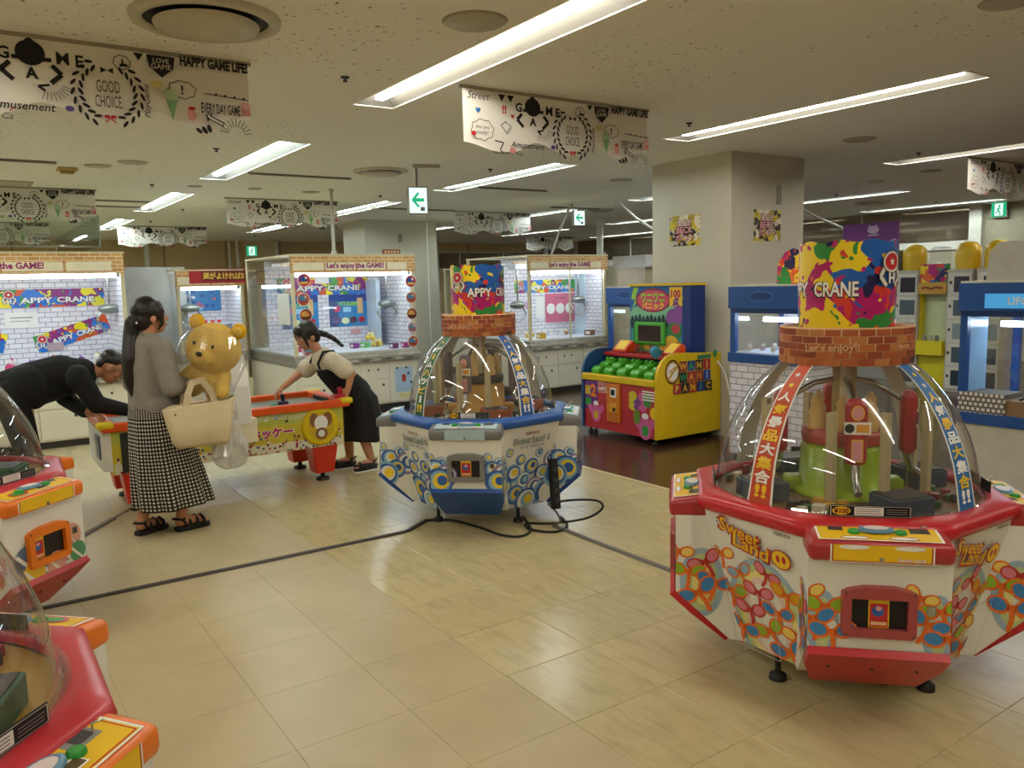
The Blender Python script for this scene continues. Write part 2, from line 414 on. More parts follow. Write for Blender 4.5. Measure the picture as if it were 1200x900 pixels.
def make_lamp(tm):
    t = thing('ceiling_light', '', 'ceiling light', (0, 0, H), 0, 'recessed ceiling lights'); hw = LW/2
    MB().add([(0, -hw, 0), (LLEN, -hw, 0), (LLEN, hw, 0), (0, hw, 0), (.06, -.07, .09), (LLEN-.06, -.07, .09), (LLEN-.06, .07, .09), (.06, .07, .09)],
        [(0, 4, 5, 1), (1, 5, 6, 2), (2, 6, 7, 3), (3, 7, 4, 0), (4, 7, 6, 5)], LAMPG).build('housing', t)
    fr = MB()
    for a in ((-.012, LLEN+.012, -hw-.012, -hw), (-.012, LLEN+.012, hw, hw+.012), (-.012, 0, -hw, hw), (LLEN, LLEN+.012, -hw, hw)): fr.box(a[0], a[1], a[2], a[3], -.006, .004, LAMPW)
    fr.build('frame', t); MB().box(.1, LLEN-.1, -.028, .028, .02, .05, tm).build('tube', t)
    return t
lamps = {}
for r in LROWS:
    for k, x in enumerate(LXS):
        tm = TUBEC if k < 3 else TUBEM
        if tm not in lamps: t = lamps[tm] = make_lamp(tm)
        else: t = copy_tree(lamps[tm])
        t.location = (x, r, H); t['label'] = '%s long recessed ceiling light in the row %s' % (ordn[k], rown[r])
# ================================================================== dome prize machines
def octr(a, ap):
    q = (a+PI/8) % (PI/4)-PI/8; return ap/math.cos(q)
def claw_emblem(P, x, y, s):
    """round badge with a star over two claw arms and an H"""
    gr = mat('#d9d5cc', .5); dk = mat('#4a4046', .5)
    for sx in (-1, 1):
        P.line([(x+sx*.5*s, y-.3*s), (x+sx*.75*s, y-.75*s), (x+sx*.35*s, y-1.25*s)], .34*s, dk)
        P.line([(x+sx*.5*s, y-.3*s), (x+sx*.75*s, y-.75*s), (x+sx*.35*s, y-1.25*s)], .2*s, gr)
    P.ell(x, y, .68*s, .62*s, dk); P.ell(x, y, .62*s, .56*s, gr); P.ell(x, y, .5*s, .44*s, RED)
    P.poly([(x+(.22 if i % 2 == 0 else .1)*s*math.sin(PI*i/5), y+(.22 if i % 2 == 0 else .1)*s*math.cos(PI*i/5)) for i in range(10)], WHITE)
    P.text('H', x, y-.85*s, dk, hgt=.62*s, fat=.06); P.text('H', x, y-.85*s, PAPER, hgt=.55*s, fat=.03)
def flower(P, x, y, s, rot, fill, edge, stem=1.4):
    c, d = math.cos(rot), math.sin(rot)
    def q(a, b): return (x+s*(c*a-d*b), y+s*(d*a+c*b))
    P.line([q(0, 0), q(.1, -stem*.5), q(0, -stem)], .28*s, edge)
    h = P.h()
    for sx in (-1, 1):
        P.ell(*q(sx*.72, .12), .66*s, .5*s, edge, rot+sx*.5, 14, h)
    P.line([q(-.5, 0), q(.5, 0)], .35*s, edge, h)
    h = P.h()
    for sx in (-1, 1): P.ell(*q(sx*.75, .14), .5*s, .36*s, fill, rot+sx*.5, 14, h)
def leafprint(P, style, cx, w, h, seed, dense=1.):
    rnd = random.Random(seed)
    if style == 'flowers':
        pk = mat('#dc7f93', .5); E1 = mat('#c9342e', .5); E2 = mat('#ee7424', .5); yl = mat('#f1d268', .5); gd = mat('#dba214', .5); lb = mat('#8eb4cf', .5); bl = mat('#3f86c4', .5); lg = mat('#94b62c', .5)
        # rainbow
        for i, c in enumerate(('#9fb9cc', '#c3cf93', '#ecdf8c', '#e9cfc4', '#e9e4d6')):
            P.ell(cx+w*.05, -h*.72, w*.46-i*.026, h*.42-i*.026, mat(c, .5) if i < 4 else WHITE, 0, 28)
        kinds = [(yl, E2), (pk, E1), (lb, E2), (gd, E2), (pk, E1), (lg, E2), (bl, E2), (pk, E1)]
        n = max(4, int(8*dense))
        spots = [(cx-w/2+w*(.06+.88*((i*.618) % 1)), -h*(.34+.62*i/n)) for i in range(n)]
        for i, (x, y) in enumerate(spots):
            k = kinds[i % 8] if i < n-3 else kinds[(5, 6, 6)[i-(n-3)]]
            flower(P, x, y, .046+.02*i/n+.008*rnd.random(), rnd.uniform(-.6, .6), k[0], k[1])
    elif style == 'circles':
        db = mat('#2b5fa8', .5); lb = mat('#86b3cf', .5); gr = mat('#e2e4dc', .5); yl = mat('#f0cf2a', .5); pu = mat('#8f7fb0', .5); lg = mat('#c9cf86', .5)
        pals = [(db, gr, lb, yl), (lb, gr, db, lb), (db, lb, gr, yl), (pu, gr, db, gr), (db, lb, yl, db), (lb, db, gr, yl)]
        n = max(5, int(9*dense))
        for i in range(n):
            x = cx-w/2+w*((i*.618+.1) % 1); y = -h*(.32+.66*i/n); r = (.032+.085*(i/n)*(.6+.6*rnd.random()))
            p = pals[i % 6]
            for j, f in enumerate((1, .78, .58, .36)): P.ell(x+r*.08*j, y+r*.04*j, r*f, r*f, p[j], 0, 24)
    else:
        cs = ['#4f8f63', '#d9a08c', '#e8c02a', '#5a6f8a', '#c7755f', '#2f7fb4']
        for i in range(int(9*dense)):
            x = cx-w/2+w*((i*.618+.15) % 1); y = -h*(.5+.48*i/9); r = .05+.02*rnd.random()
            P.ell(x, y, r, r, mat(cs[i % 6], .5), 0, 20)
            P.line([(x-r*.8, y+r*.5), (x+r*.5, y-r*.8)], r*.25, mat('#e9e4d6', .5))
BRICKS = {}
def sweet_land(name, label, loc, rz, sch):
    t = thing(name, label, 'prize machine', (loc[0], loc[1], 0), rz, 'dome prize machines')
    rim, cpc, cpp, kick, doorc, style = sch['rim'], sch['cp'], sch['panel'], sch['kick'], sch['door'], sch['style']
    AT, AB, ZT, ZB = .585, .45, .725, .125
    n = 8
    def ring(ap, z): return [(ap/math.cos(PI/8)*math.cos(a), ap/math.cos(PI/8)*math.sin(a), z) for a in [PI/8+PI/4*i for i in range(8)]]
    body = MB().rings([ring(AB-.04, ZB-.01), ring(AB, ZB), ring(AT, ZT)], WHITE, smooth=False)
    body.build('cabinet', t)
    # rim
    prof = [(.565, .70), (.60, .708), (.608, .735), (.602, .755), (.588, .764)]
    R = []
    N = 64
    for ap, z in prof: R.append([(octr(a, ap)*math.cos(a), octr(a, ap)*math.sin(a), z) for a in [2*PI*i/N for i in range(N)]])
    for r_, z in ((.545, .772), (.53, .768), (.53, .74)): R.append([(r_*math.cos(a), r_*math.sin(a), z) for a in [2*PI*i/N for i in range(N)]])
    MB().rings(R, rim, cap=(False, False)).build('rim', t)
    MB().lathe([(.53, .735), (.0, .735)], sch['deck'], 48, cap=(False, False)).build('prize_deck', t)
    # four player bays and four logo faces
    for k in range(4):
        A = Matrix.Rotation(k*PI/2, 4, 'Z'); A3 = A.to_3x3()
        m = MB(); m.T = A
        m.prism([(-.40, .70), (-.40, .13), (-.475, .137), (-.698, .337), (-.698, .70)], 'x', -.235, .235, WHITE)
        bay = m.build('player_bay', t)
        front = Print(plane(A3 @ Vector((0, -.698, .64)), A3 @ Vector((0, -1, 0))), [(-.234, -.302), (.234, -.302), (.234, .0), (-.234, .0)])
        if style == 'balls': leafprint(front, style, .05, .36, .31, 5+k)
        else:
            leafprint(front, style, -.19, .12, .30, 11+k, .55); front.build('printed_graphic', bay); front = Print(front.fn, front.cp)
            leafprint(front, style, .19, .12, .30, 31+k, .55)
        front.build('printed_graphic', bay)
        for sx in (-1, 1):
            nn = A3 @ Vector((sx, 0, 0))
            o = A3 @ Vector((sx*.235, -.6, .64))
            s = Print(plane(o, nn))
            if sx < 0: s.cp = [(-.16, -.49), (-.12, -.50), (.097, -.302), (.097, .01), (-.16, .01)]
            else: s.cp = [(-.097, .01), (-.097, -.302), (.12, -.50), (.16, -.49), (.16, .01)]
            leafprint(s, style, 0, .2, .36, 51+k*2+sx, .7)
            s.build('printed_graphic', bay)
        # kick plate on the sloping underside
        sl = Vector((0, -.698+.475, .337-.137)); nrm = A3 @ Vector((0, -.2, -.223)).normalized()
        m = MB(); m.T = A
        d = Vector((0, .2, .223)).normalized()*-.03
        tp = [(-.233, 1.02), (.233, 1.02), (.233, .62), (.19, -.03), (-.19, -.03), (-.233, .62)]
        pts = [Vector((x, -.475+q*(-.223), .137+q*.2)) for x, q in tp]
        m.add([p for p in pts]+[p+d for p in pts], [(11, 10, 9, 8, 7, 6)]+[(i, (i+1) % 6, 6+(i+1) % 6, 6+i) for i in range(6)], kick)
        kp = m.build('kick_plate', t)
        for x in (-.15, 0, .15): m = MB(); m.T = A; m.ell((x, -.475-.6*.223-.0205, .137+.6*.2-.0225), (.007, .007, .007), DGREY, n=8, k=4); m.build('screw', kp)
        # control unit
        m = MB(); m.T = A
        bm = bmesh.new(); bmesh.ops.create_cube(bm, size=1)
        for v in bm.verts:
            y = -.56 if v.co.y > 0 else -.724; z = (.756 if v.co.y > 0 else .732) if v.co.z > 0 else .660
            v.co = Vector((v.co.x*.478, y, z))
        bmesh.ops.bevel(bm, geom=bm.edges[:], offset=.022, segments=3, affect='EDGES', profile=.5)
        m.bm(bm, cpc, True); cp = m.build('control_unit', t)
        f = Print(plane(A3 @ Vector((0, -.7235, .696)), A3 @ Vector((0, -1, 0))))
        if style != 'circles':
            f.rect(-.168, -.033, .168, .03, PAPER); f.rect(-.163, -.031, .163, .03, mat('#b8462a', .4)); f.rect(-.158, -.027, .158, .03, cpp)
        else:
            f.rect(-.13, -.031, .13, .03, cpp)
        f.ell(0, -.02, .009, .009, STEEL)
        if style == 'flowers':
            f.text('Sweet Land', .095, -.018, RED, w=.09, fat=.05); f.text('Sweet Land', .095, -.018, PAPER, w=.088, fat=.015)
            for sx in (-1, 1): f.ell(sx*.09, .022, .05, .008, PAPER)
        f.build('front_panel', cp)
        tn = A3 @ Vector((0, -.024, .168)).normalized(); tp_ = plane(A3 @ Vector((0, -.642, .7455)), tn, A3 @ Vector((0, 1, 0)) if False else (0, 0, 1))
        q = Print(tp_)
        q.rect(-.205, -.065, .205, .07, PAPER if style != 'circles' else mat('#9fc0cc', .4)); q.rect(-.197, -.06, .197, .065, cpp if style != 'circles' else mat('#b9d4dc', .4))
        if style == 'balls':
            q.line([(-.19, -.055), (.19, -.055), (.19, .06), (-.19, .06), (-.19, -.055)], .004, RED); q.rect(.08, .0, .16, .05, GREY); q.rect(.1, .01, .15, .04, DGREY); q.rect(-.02, .015, .05, .05, PAPER); q.rect(-.015, .019, .045, .046, RED); q.rect(-.01, .026, .04, .04, PAPER); q.rect(.0, -.04, .07, -.005, PAPER); q.rect(.004, -.036, .066, -.009, mat('#5a4a2a', .5)); q.ell(-.1, -.02, .05, .03, RED); q.ell(-.1, -.02, .036, .02, GRN)
        else:
            q.rect(-.16, .01, -.11, .05, DGREY); q.rect(.11, .0, .175, .045, DGREY)
            for sx in (-1, 1): q.ell(sx*.08, -.045, .05, .014, RED); q.ell(sx*.08, -.045, .045, .010, PAPER)
        q.build('deck_print', cp)
        for sx in (-1, 1):
            m = MB(); m.T = A; m.lathe([(.02, .745), (.02, .753), (.015, .758)], GRN, 14, (sx*.078, -.645)); m.build('button', cp)
        m = MB(); m.T = A @ Matrix.Translation((0, -.628, .75)) @ Matrix.Diagonal((.062, .034, 1, 1))
        m.lathe([(1, 0), (.95, .009), (.78, .011)], mat('#5f8fae', .3), 24); m.lathe([(.7, .0115), (0, .0115)], mat('#e7d9d6', .3), 20, cap=(False, False)); m.build('oval_display', cp)
        m = MB(); m.T = A; m.tube([(.145, -.63, .748), (.145, -.63, .772), (.16, -.645, .774)], .003, STEEL, 6); m.build('coin_lever', cp)
        # prize door
        m = MB(); m.T = A
        ow, oh, iw, ih, cz = .125, .088, .092, .055, .475
        dx = 0 if style != 'balls' else .01
        outer = [(-ow, -oh+.012), (-ow+.012, -oh), (ow-.012, -oh), (ow, -oh+.012), (ow, oh-.012), (ow-.02, oh), (.05, oh+.012), (-.05, oh+.012), (-ow+.02, oh), (-ow, oh-.012)]
        inner = [(-iw, -ih+.002), (-iw+.002, -ih), (iw-.002, -ih), (iw, -ih+.002), (iw, ih-.002), (iw-.004, ih), (.04, ih), (-.04, ih), (-iw+.004, ih), (-iw, ih-.002)]
        L0 = [(x, -.698, cz+z) for x, z in outer]; L1 = [(x*.97, -.722, cz+z*.97) for x, z in outer]; L2 = [(x, -.722, cz+z) for x, z in inner]; L3 = [(x, -.7, cz+z) for x, z in inner]
        m.rings([L0, L1, L2, L3], doorc, cap=(False, False), smooth=False); dr = m.build('prize_door', t)
        m = MB(); m.T = A; m.box(-iw, iw, -.702, -.699, cz-ih, cz+ih, BLACK); m.build('opening_shade_plate', dr)  # black plate paints the shade of the recess behind the door frame
        f = Print(plane(A3 @ Vector((0, -.703, cz)), A3 @ Vector((0, -1, 0))))
        cxx = 0 if style != 'balls' else -.06
        f.rect(cxx-.034, -.052, cxx+.034, .052, YEL); f.rect(cxx-.030, -.049, cxx+.030, .036, RED); f.ell(cxx-.003, .008, .02, .02, mat('#2b5fa8', .5)); f.ell(cxx, .018, .011, .009, PINK); f.rect(cxx-.026, -.043, cxx+.026, -.03, mat('#e6b98a', .5))
        f.build('prize_card', dr)
        for x in (-ow+.014, ow-.014):
            for z in (-oh+.014, oh-.012): m = MB(); m.T = A; m.ell((x, -.719, cz+z), (.007, .004, .007), DGREY, n=8, k=4); m.build('screw', dr)
        m = MB(); m.T = A; m.box(.155, .185, -.704, -.698, .475, .51, STEEL); m.box(.16, .18, -.7055, -.7035, .48, .505, DGREY if style != 'flowers' else mat('#9aa08c', .4)); m.build('coin_return', t)
        # logo face
        B = Matrix.Rotation(k*PI/2+PI/4, 4, 'Z'); B3 = B.to_3x3()
        nn = Vector((0, -(ZT-ZB), -(AT-AB))).normalized()
        fn = plane(B3 @ Vector((0, -AT, ZT)), B3 @ nn); hl = math.hypot(ZT-ZB, AT-AB)
        ht, hb = AT*.4142, AB*.4142
        f = Print(fn, [(-hb, -hl), (hb, -hl), (ht, -.01), (-ht, -.01)])
        leafprint(f, style, 0, .42, hl, 71+k, 1.5)
        f.cp = None
        if style == 'flowers':
            f.text('namco', .155, -.035, INK, w=.075, fat=.01)
            lines = (('Sweet', -.06, -.078, .17), ('Land', -.01, -.132, .15))
            for ln, x, y, ww in lines: f.text(ln, x, y, mat('#b3261e', .5), w=ww*1.15+.022, hgt=.074, fat=.05, rot=-.2)
            for ln, x, y, ww in lines: f.text(ln, x, y, mat('#f3c61d', .5), w=ww*1.15, hgt=.058, fat=.012, rot=-.2)
            f.ell(.135, -.145, .046, .042, mat('#b3261e', .5)); f.ell(.135, -.145, .041, .037, mat('#f3c61d', .5))
            for sx in (-1, 1): f.ell(.135+sx*.014, -.143, .009, .016, RED)
            f.text('スウィートランド', .02, -.183, INK, w=.12)
            f.ell(-.165, -.04, .004, .004, INK); f.ell(-.165, -.055, .004, .004, INK)
        elif style == 'circles':
            f.text('namco', 0, -.07, mat('#8d3030', .5), w=.12, fat=.01)
            f.text('Sweet Land 4', 0, -.118, mat('#20343a', .5), w=.31, hgt=.05, fat=.05); f.text('Sweet Land 4', 0, -.118, mat('#b9c6bb', .5), w=.3, hgt=.042, fat=.012)
            f.text('BLUE VERSION', .01, -.165, mat('#77757c', .5), w=.21)
        else:
            f.text('Sweet Land', 0, -.13, RED, w=.3, hgt=.09, fat=.05); f.text('Sweet Land', 0, -.13, YEL, w=.29, hgt=.075, fat=.02)
        f.build('logo_graphic', t)
        # service hatch outline on the logo face
        f = Print(fn); f.l = 260
        f.line([(-.12, -hl*.5), (.12, -hl*.5), (.11, -hl*.93), (-.11, -hl*.93), (-.12, -hl*.5)], .003, mat('#bdb6a6', .5)); f.build('hatch_seam', t)
    for a in (PI/4, 3*PI/4, 5*PI/4, 7*PI/4):
        x, y = .40*math.cos(a), .40*math.sin(a)
        m = MB(); m.lathe([(.012, .13), (.012, .03)], BLACK, 10, (x, y)); m.lathe([(.015, .035), (.034, .022), (.036, .0)], BLACK, 16, (x, y)); m.build('levelling_foot', t)
    # dome
    dp = [(.528, .765), (.521, .80), (.512, .86), (.497, .93), (.47, 1.01), (.432, 1.09), (.385, 1.165), (.335, 1.225), (.285, 1.27), (.25, 1.295)]
    MB().lathe([(.53, .772)]+dp[1:], CLEAR, 64, cap=(False, False)).build('dome', t)
    MB().lathe([(.545, .773), (.522, .776)], CLEAR, 64, cap=(False, False)).build('dome_flange', t)
    # ribbons over the dome
    def mer(s):      # arc-length point on the dome meridian
        L = [0]
        for a, b in zip(dp, dp[1:]): L.append(L[-1]+math.hypot(a[0]-b[0], a[1]-b[1]))
        s = max(0, min(L[-1]-1e-6, s*L[-1]))
        for i in range(len(L)-1):
            if L[i] <= s <= L[i+1]:
                f = (s-L[i])/(L[i+1]-L[i]); r0, z0 = dp[i]; r1, z1 = dp[i+1]
                # smooth normal
                def nr(j):
                    a = dp[max(0, j-1)]; b = dp[min(len(dp)-1, j+1)]; d = Vector((b[0]-a[0], b[1]-a[1])).normalized(); return Vector((d.y, -d.x))
                return r0+f*(r1-r0), z0+f*(z1-z0), nr(i).lerp(nr(i+1), f).normalized(), L[-1]
    for k, (rc, chars, tc) in enumerate(sch['ribbons']):
        az = -PI/2+(-PI/4 if k == 0 else PI/4 if k == 1 else 3*PI/4 if k == 2 else -3*PI/4)
        ca, sa = math.cos(az), math.sin(az)
        def fn(x, s, h):
            r, z, nr, Lt = mer(s); r += nr.x*(h+.003); z += nr.y*(h+.003)
            # slight flattening: strip lies tangentially
            return Vector((r*ca-x*sa, r*sa+x*ca, z))
        def wd(s): return .060*(1-.42*s)
        m = MB(); S = [i/18 for i in range(19)]
        for mt, hh, ww in ((PAPER, 0, 1), (rc, .0015, .84)):
            vs = []; 
            for s in S: vs += [fn(-wd(s)*ww, s, hh), fn(wd(s)*ww, s, hh)]
            m.add(vs, [(2*i, 2*i+1, 2*i+3, 2*i+2) for i in range(18)], mt, True)
        rb = m.build('ribbon_banner', t)
        p = MB()
        chars = list(chars.replace('!!', ''))+['!!']
        for i, ch in enumerate(chars):
            s = .93-.9*(i+.4)/len(chars)
            if ch == '★':
                gv = [((.5 if j % 2 == 0 else .22)*math.sin(PI*j/5), (.5 if j % 2 == 0 else .22)*math.cos(PI*j/5)) for j in range(10)]; gf = [list(range(10))]; W = Hh = 1
            else: gv, gf, W, Hh = glyphs(ch, .035)
            w_ = wd(s)*1.42*(.55 if ch == '★' else .7 if ch == '!!' else .3 if ch == 'ー' else 1); h_ = .088*(1-.3*s)*(.7 if ch == '★' else 1)
            p.add([fn(a/W*w_, s+b/Hh*h_, .003) for a, b in gv], gf, tc[i % 2])
        p.build('lettering', rb)
    # brick crown and drum sign
    crn = MB().lathe([(.25, 1.295), (.262, 1.295), (.262, 1.445), (.235, 1.445), (.235, 1.42), (0, 1.42)], mat('#d6a878', .6), 48, cap=(False, False)).build('crown', t)
    bcs = [mat(c, .6) for c in ('#a8552c', '#9a4424', '#b5652f', '#8f3d22', '#b8773f', '#4a2c22')]
    rnd = random.Random(3); nb = 26; hw = PI/nb-.012; bmesh_ = {}
    for row in range(5):
        for i in range(nb):
            a0 = 2*PI*(i+(.5 if row % 2 else 0))/nb; bc = rnd.choice(bcs[:5]*3+[bcs[5]])
            if bc not in BRICKS:
                vs = [(r_*math.cos(a), r_*math.sin(a), z) for r_ in (.262, .2645) for z in (0, .0255) for a in (-hw, 0, hw)]
                o = MB().add(vs, [(6, 7, 10, 9), (7, 8, 11, 10), (0, 6, 9, 3), (2, 5, 11, 8), (3, 9, 10, 4), (4, 10, 11, 5), (0, 1, 7, 6), (1, 2, 8, 7)], bc).build('brick', crn); BRICKS[bc] = o.data
            else: o = bpy.data.objects.new('brick', BRICKS[bc]); col.objects.link(o); o.parent = crn
            o.location = (0, 0, 1.2975+row*.0292); o.rotation_euler = (0, 0, a0)
    cyl = lambda R, z0, a0: (lambda x, y, h: Vector(((R+h)*math.cos(a0+x/R), (R+h)*math.sin(a0+x/R), z0+y)))
    p = Print(cyl(.2655, 1.375, -PI/2-.4), None)
    p.text("Let's enjoy!", 0, -.01, mat('#d9a77c', .5), w=.2, fat=.03, rot=.06); p.fn = cyl(.2655, 1.375, -PI/2+.75); p.text('game', .0, -.01, mat('#d9a77c', .5), w=.07, fat=.03); p.build('crown_lettering', t)
    top = []
    for i in range(64):
        a = 2*PI*i/64; top.append((.19*math.cos(a), .19*math.sin(a), 1.785+.006*math.sin(9*a)))
    bot = [(.19*math.cos(2*PI*i/64), .19*math.sin(2*PI*i/64), 1.44) for i in range(64)]
    inn = [(x*.985, y*.985, z) for x, y, z in top]; inb = [(x*.985, y*.985, 1.44) for x, y, z in bot]
    dm = MB().rings([bot, top], SPLAT, cap=(False, False)); dm.rings([top, inn, inb], PAPER, cap=(False, False)); sg = dm.build('drum_sign', t)
    a0 = -PI/2+sch['sign']
    for rep in (0, 2*PI/2):
        p = Print(cyl(.1905, 1.6, a0+rep))
        p.text('APPY', .075, -.005, mat('#3a2330', .5), w=.185, hgt=.068, fat=.06); p.text('APPY', .077, -.003, PAPER, w=.175, hgt=.06, fat=.025)
        p.text('CRANE', .285, -.005, mat('#3a2330', .5), w=.185, hgt=.068, fat=.06); p.text('CRANE', .287, -.003, PAPER, w=.175, hgt=.06, fat=.025)
        p.l = 30; claw_emblem(p, -.085, .1, .075); p.build('sign_lettering', sg)
    # inside: turntable figures
    m = MB(); m.lathe([(.03, .735), (.03, 1.30)], CREAM, 12); m.box(-.045, -.02, -.02, .02, .735, 1.3, mat('#b9a565', .5)); m.box(.02, .045, -.02, .02, .735, 1.3, mat('#b9a565', .5)); m.build('centre_post', t)
    pot = sch['pot']
    m = MB(); m.lathe([(.21, .738), (.205, .76), (.175, .78), (.17, .93), (.155, .955), (.0, .955)], pot, 32, cap=(True, False))
    for sx in (-1, 1): m.box(sx*.20-.04, sx*.20+.04, -.05, .05, .738, .80, pot, .015)
    m.build('centre_drum', t)
    m = MB(); m.lathe([(.165, .955), (.17, .985), (.165, 1.01), (.10, 1.015)], sch['ringc'], 32); m.build('drum_ring', t)
    m = MB()
    for i in range(6):
        a = i*PI/3+.3; cx, cy = .12*math.cos(a), .12*math.sin(a)
        m.lathe([(.035, 1.01), (.04, 1.04), (.028, 1.06), (.034, 1.08), (.02, 1.11), (.026, 1.125), (.005, 1.16)], mat('#e6c07a', .5), 12, (cx, cy))
    m.build('candy_tower', t)
    for k in range(4):
        A = Matrix.Rotation(k*PI/2+sch['arm'], 4, 'Z')
        m = MB(); m.T = A
        m.box(-.042, .042, -.285, -.225, .90, 1.17, sch['arm_c'], .026); ar = m.build('scoop_arm', t)
        f = Print(plane(A.to_3x3() @ Vector((0, -.2855, 1.03)), A.to_3x3() @ Vector((0, -1, 0))))
        f.ell(0, .085, .025, .03, YEL); f.ell(0, .085, .02, .025, PINK); f.rect(-.022, -.11, .022, -.02, YEL); f.rect(-.018, -.105, .018, -.025, PINK); f.rect(-.05, .0, .05, .05, PAPER); f.ell(-.03, .025, .018, .018, BLACK); f.rect(-.005, .008, .042, .04, mat('#e6a23a', .5))
        f.build('arm_sticker', ar)
        m = MB(); m.T = A; m.tube([(0, -.25, .92), (0, -.27, .84), (0, -.33, .80)], .016, STEEL, 8); m.tube([(0, -.25, 1.12), (0, -.12, 1.2), (0, -.03, 1.22)], .012, STEEL, 8); m.build('arm_rod', ar)
        A = Matrix.Rotation(k*PI/2+PI/4, 4, 'Z'); m = MB(); m.T = A
        m.box(-.16, -.13, -.3, -.27, .735, 1.12, mat('#c2b48c', .5)); m.box(.13, .16, -.3, -.27, .735, 1.12, mat('#c2b48c', .5)); m.build('guide_post', t)
        m = MB(); m.T = Matrix.Rotation(k*PI/2+.42, 4, 'Z'); m.box(-.09, .09, -.45, -.3, .735, .81, sch['box'], .006); m.box(-.08, .08, -.44, -.31, .81, .814, DGREY); m.build('prize_pocket', t)
        m = MB(); m.T = Matrix.Rotation(k*PI/2-.42, 4, 'Z')
        rn = random.Random(k)
        for i in range(14):
            x, y = rn.uniform(-.1, .1), rn.uniform(-.47, -.32); s = rn.uniform(.014, .026)
            m.box(x-s, x+s, y-s*.8, y+s*.8, .736, .75+rn.uniform(0, .03), mat(rn.choice(['#2b2622', '#6a4a22', '#c9962a', '#8a2a26', '#d8d2c0', '#3a6a3a']), .4), .004)
        hp = m.build('candy_heap', t); hp['kind'] = 'stuff'
    # price card standing inside the dome
    for k in (0, 1, 2, 3):
        A3 = Matrix.Rotation(k*PI/2, 3, 'Z'); m = MB(); m.T = A3.to_4x4(); m.box(-.14, .14, -.535, -.532, .772, .815, INK); pc = m.build('price_card', t)
        f = Print(plane(A3 @ Vector((0, -.535, .7935)), A3 @ Vector((0, -1, 0))))
        f.rect(-.137, -.019, .137, .019, PAPER); f.rect(-.135, -.018, .135, .018, INK); f.ell(-.1, 0, .032, .016, YEL); f.text('¥100', -.1, 0, RED, w=.052, fat=.04); f.text('¥100', -.1, 0, INK, w=.05, fat=.01); f.rect(-.055, -.015, .045, .015, PAPER)
        for i in range(3): f.line([(-.05, -.008+.008*i), (.035, -.008+.008*i)], .002, DGREY); f.line([(.055, -.008+.008*i), (.125, -.008+.008*i)], .002, GREY)
        f.build('card_print', pc)
    return t
RB = [(mat('#c8481f', .5), '★★人気景品大集合!!', (PAPER, YEL)), (mat('#2a6db0', .5), '★★人気景品大集合!!', (YEL, PAPER)), (mat('#2f7a3a', .5), 'ゲームハッピー!!', (YEL, PAPER)), (mat('#c8481f', .5), '★★人気景品大集合!!', (PAPER, YEL))]
RB2 = [(mat('#1f5a34', .5), '★ゲームハッピー!!', (YEL, PAPER)), (mat('#2a5aa4', .5), '★★人気景品大集合!!', (YEL, PAPER)), RB[0], RB[2]]
DECK = mat('#7a5a30', .5)
sweet_land('dome_prize_machine', 'white and red dome prize machine with flower print, front right', (-2.005, 3.075), math.radians(43.8), dict(rim=RED, cp=mat('#b23338', .3), panel=YEL, kick=RED, door=mat('#a8484a', .4), style='flowers', deck=DECK, ribbons=RB, sign=1.22, pot=mat('#9dbb1c', .25), ringc=mat('#b4443c', .3), arm_c=mat('#b3262c', .3), arm=0.0, box=mat('#3a4a5c', .5)))
sweet_land('dome_prize_machine', 'white and blue dome prize machine with circle print, centre of room', (-4.92, 3.09), math.radians(48.9), dict(rim=BLU, cp=mat('#77787a', .35), panel=mat('#a9c4cc', .35), kick=mat('#1d4f9c', .35), door=mat('#7c7c7c', .4), style='circles', deck=mat('#8a7a4a', .5), ribbons=RB2, sign=-.18, pot=mat('#c99a4a', .6), ringc=mat('#3a342c', .5), arm_c=mat('#7a6a72', .4), arm=-.25, box=mat('#a4552a', .5)))
_left = dict(rim=mat('#c4303c', .3), cp=ORG, panel=YEL, kick=mat('#b42028', .35), door=mat('#e87a10', .4), style='balls', deck=mat('#a8802a', .5), ribbons=[], sign=.3, pot=mat('#d6a22a', .4), ringc=GRN, arm_c=mat('#b3262c', .3), arm=0, box=mat('#2c5a3a', .5))
sweet_land('dome_prize_machine', 'red rimmed dome prize machine with orange controls, beside the bending man', (-4.86, -.2), math.radians(132), _left)
sweet_land('dome_prize_machine', 'red rimmed dome prize machine cut by the bottom left corner', (-2.14, -.39), math.radians(135), _left)
# ================================================================== crane cabinets
def emis(key, c, s):
    if key in _m: return _m[key]
    m, N, L = nodes(key); N.remove(N['Principled BSDF']); e = N.new('ShaderNodeEmission'); e.inputs[0].default_value = (*lin(c), 1); e.inputs[1].default_value = s
    L.new(e.outputs[0], N['Material Output'].inputs[0]); _m[key] = m; return m
COOL = emis('cabinet_lamp_glow', (.72, .86, 1.0), CRANE)
WBRICK = bricks('white_brick_sheet', '#f2eff4', '#e2dee8', '#a7a0b4', (0, 2), .13, .058, .02)
WBRICKY = bricks('white_brick_sheet_side', '#f2eff4', '#e2dee8', '#a7a0b4', (1, 2), .13, .058, .02)
TBRICK = bricks('tan_brick_sheet', '#dcab6a', '#c98f4e', '#ecdcb8', (0, 2), .105, .042, .02)
POST = mat('#d8cba6', .45); INFL = mat('#e6e9f2', .4)
CTR = bricks('counter_pattern', '#8d857a', '#a39b8e', '#6f675d', (0, 2), .09, .035, .02)
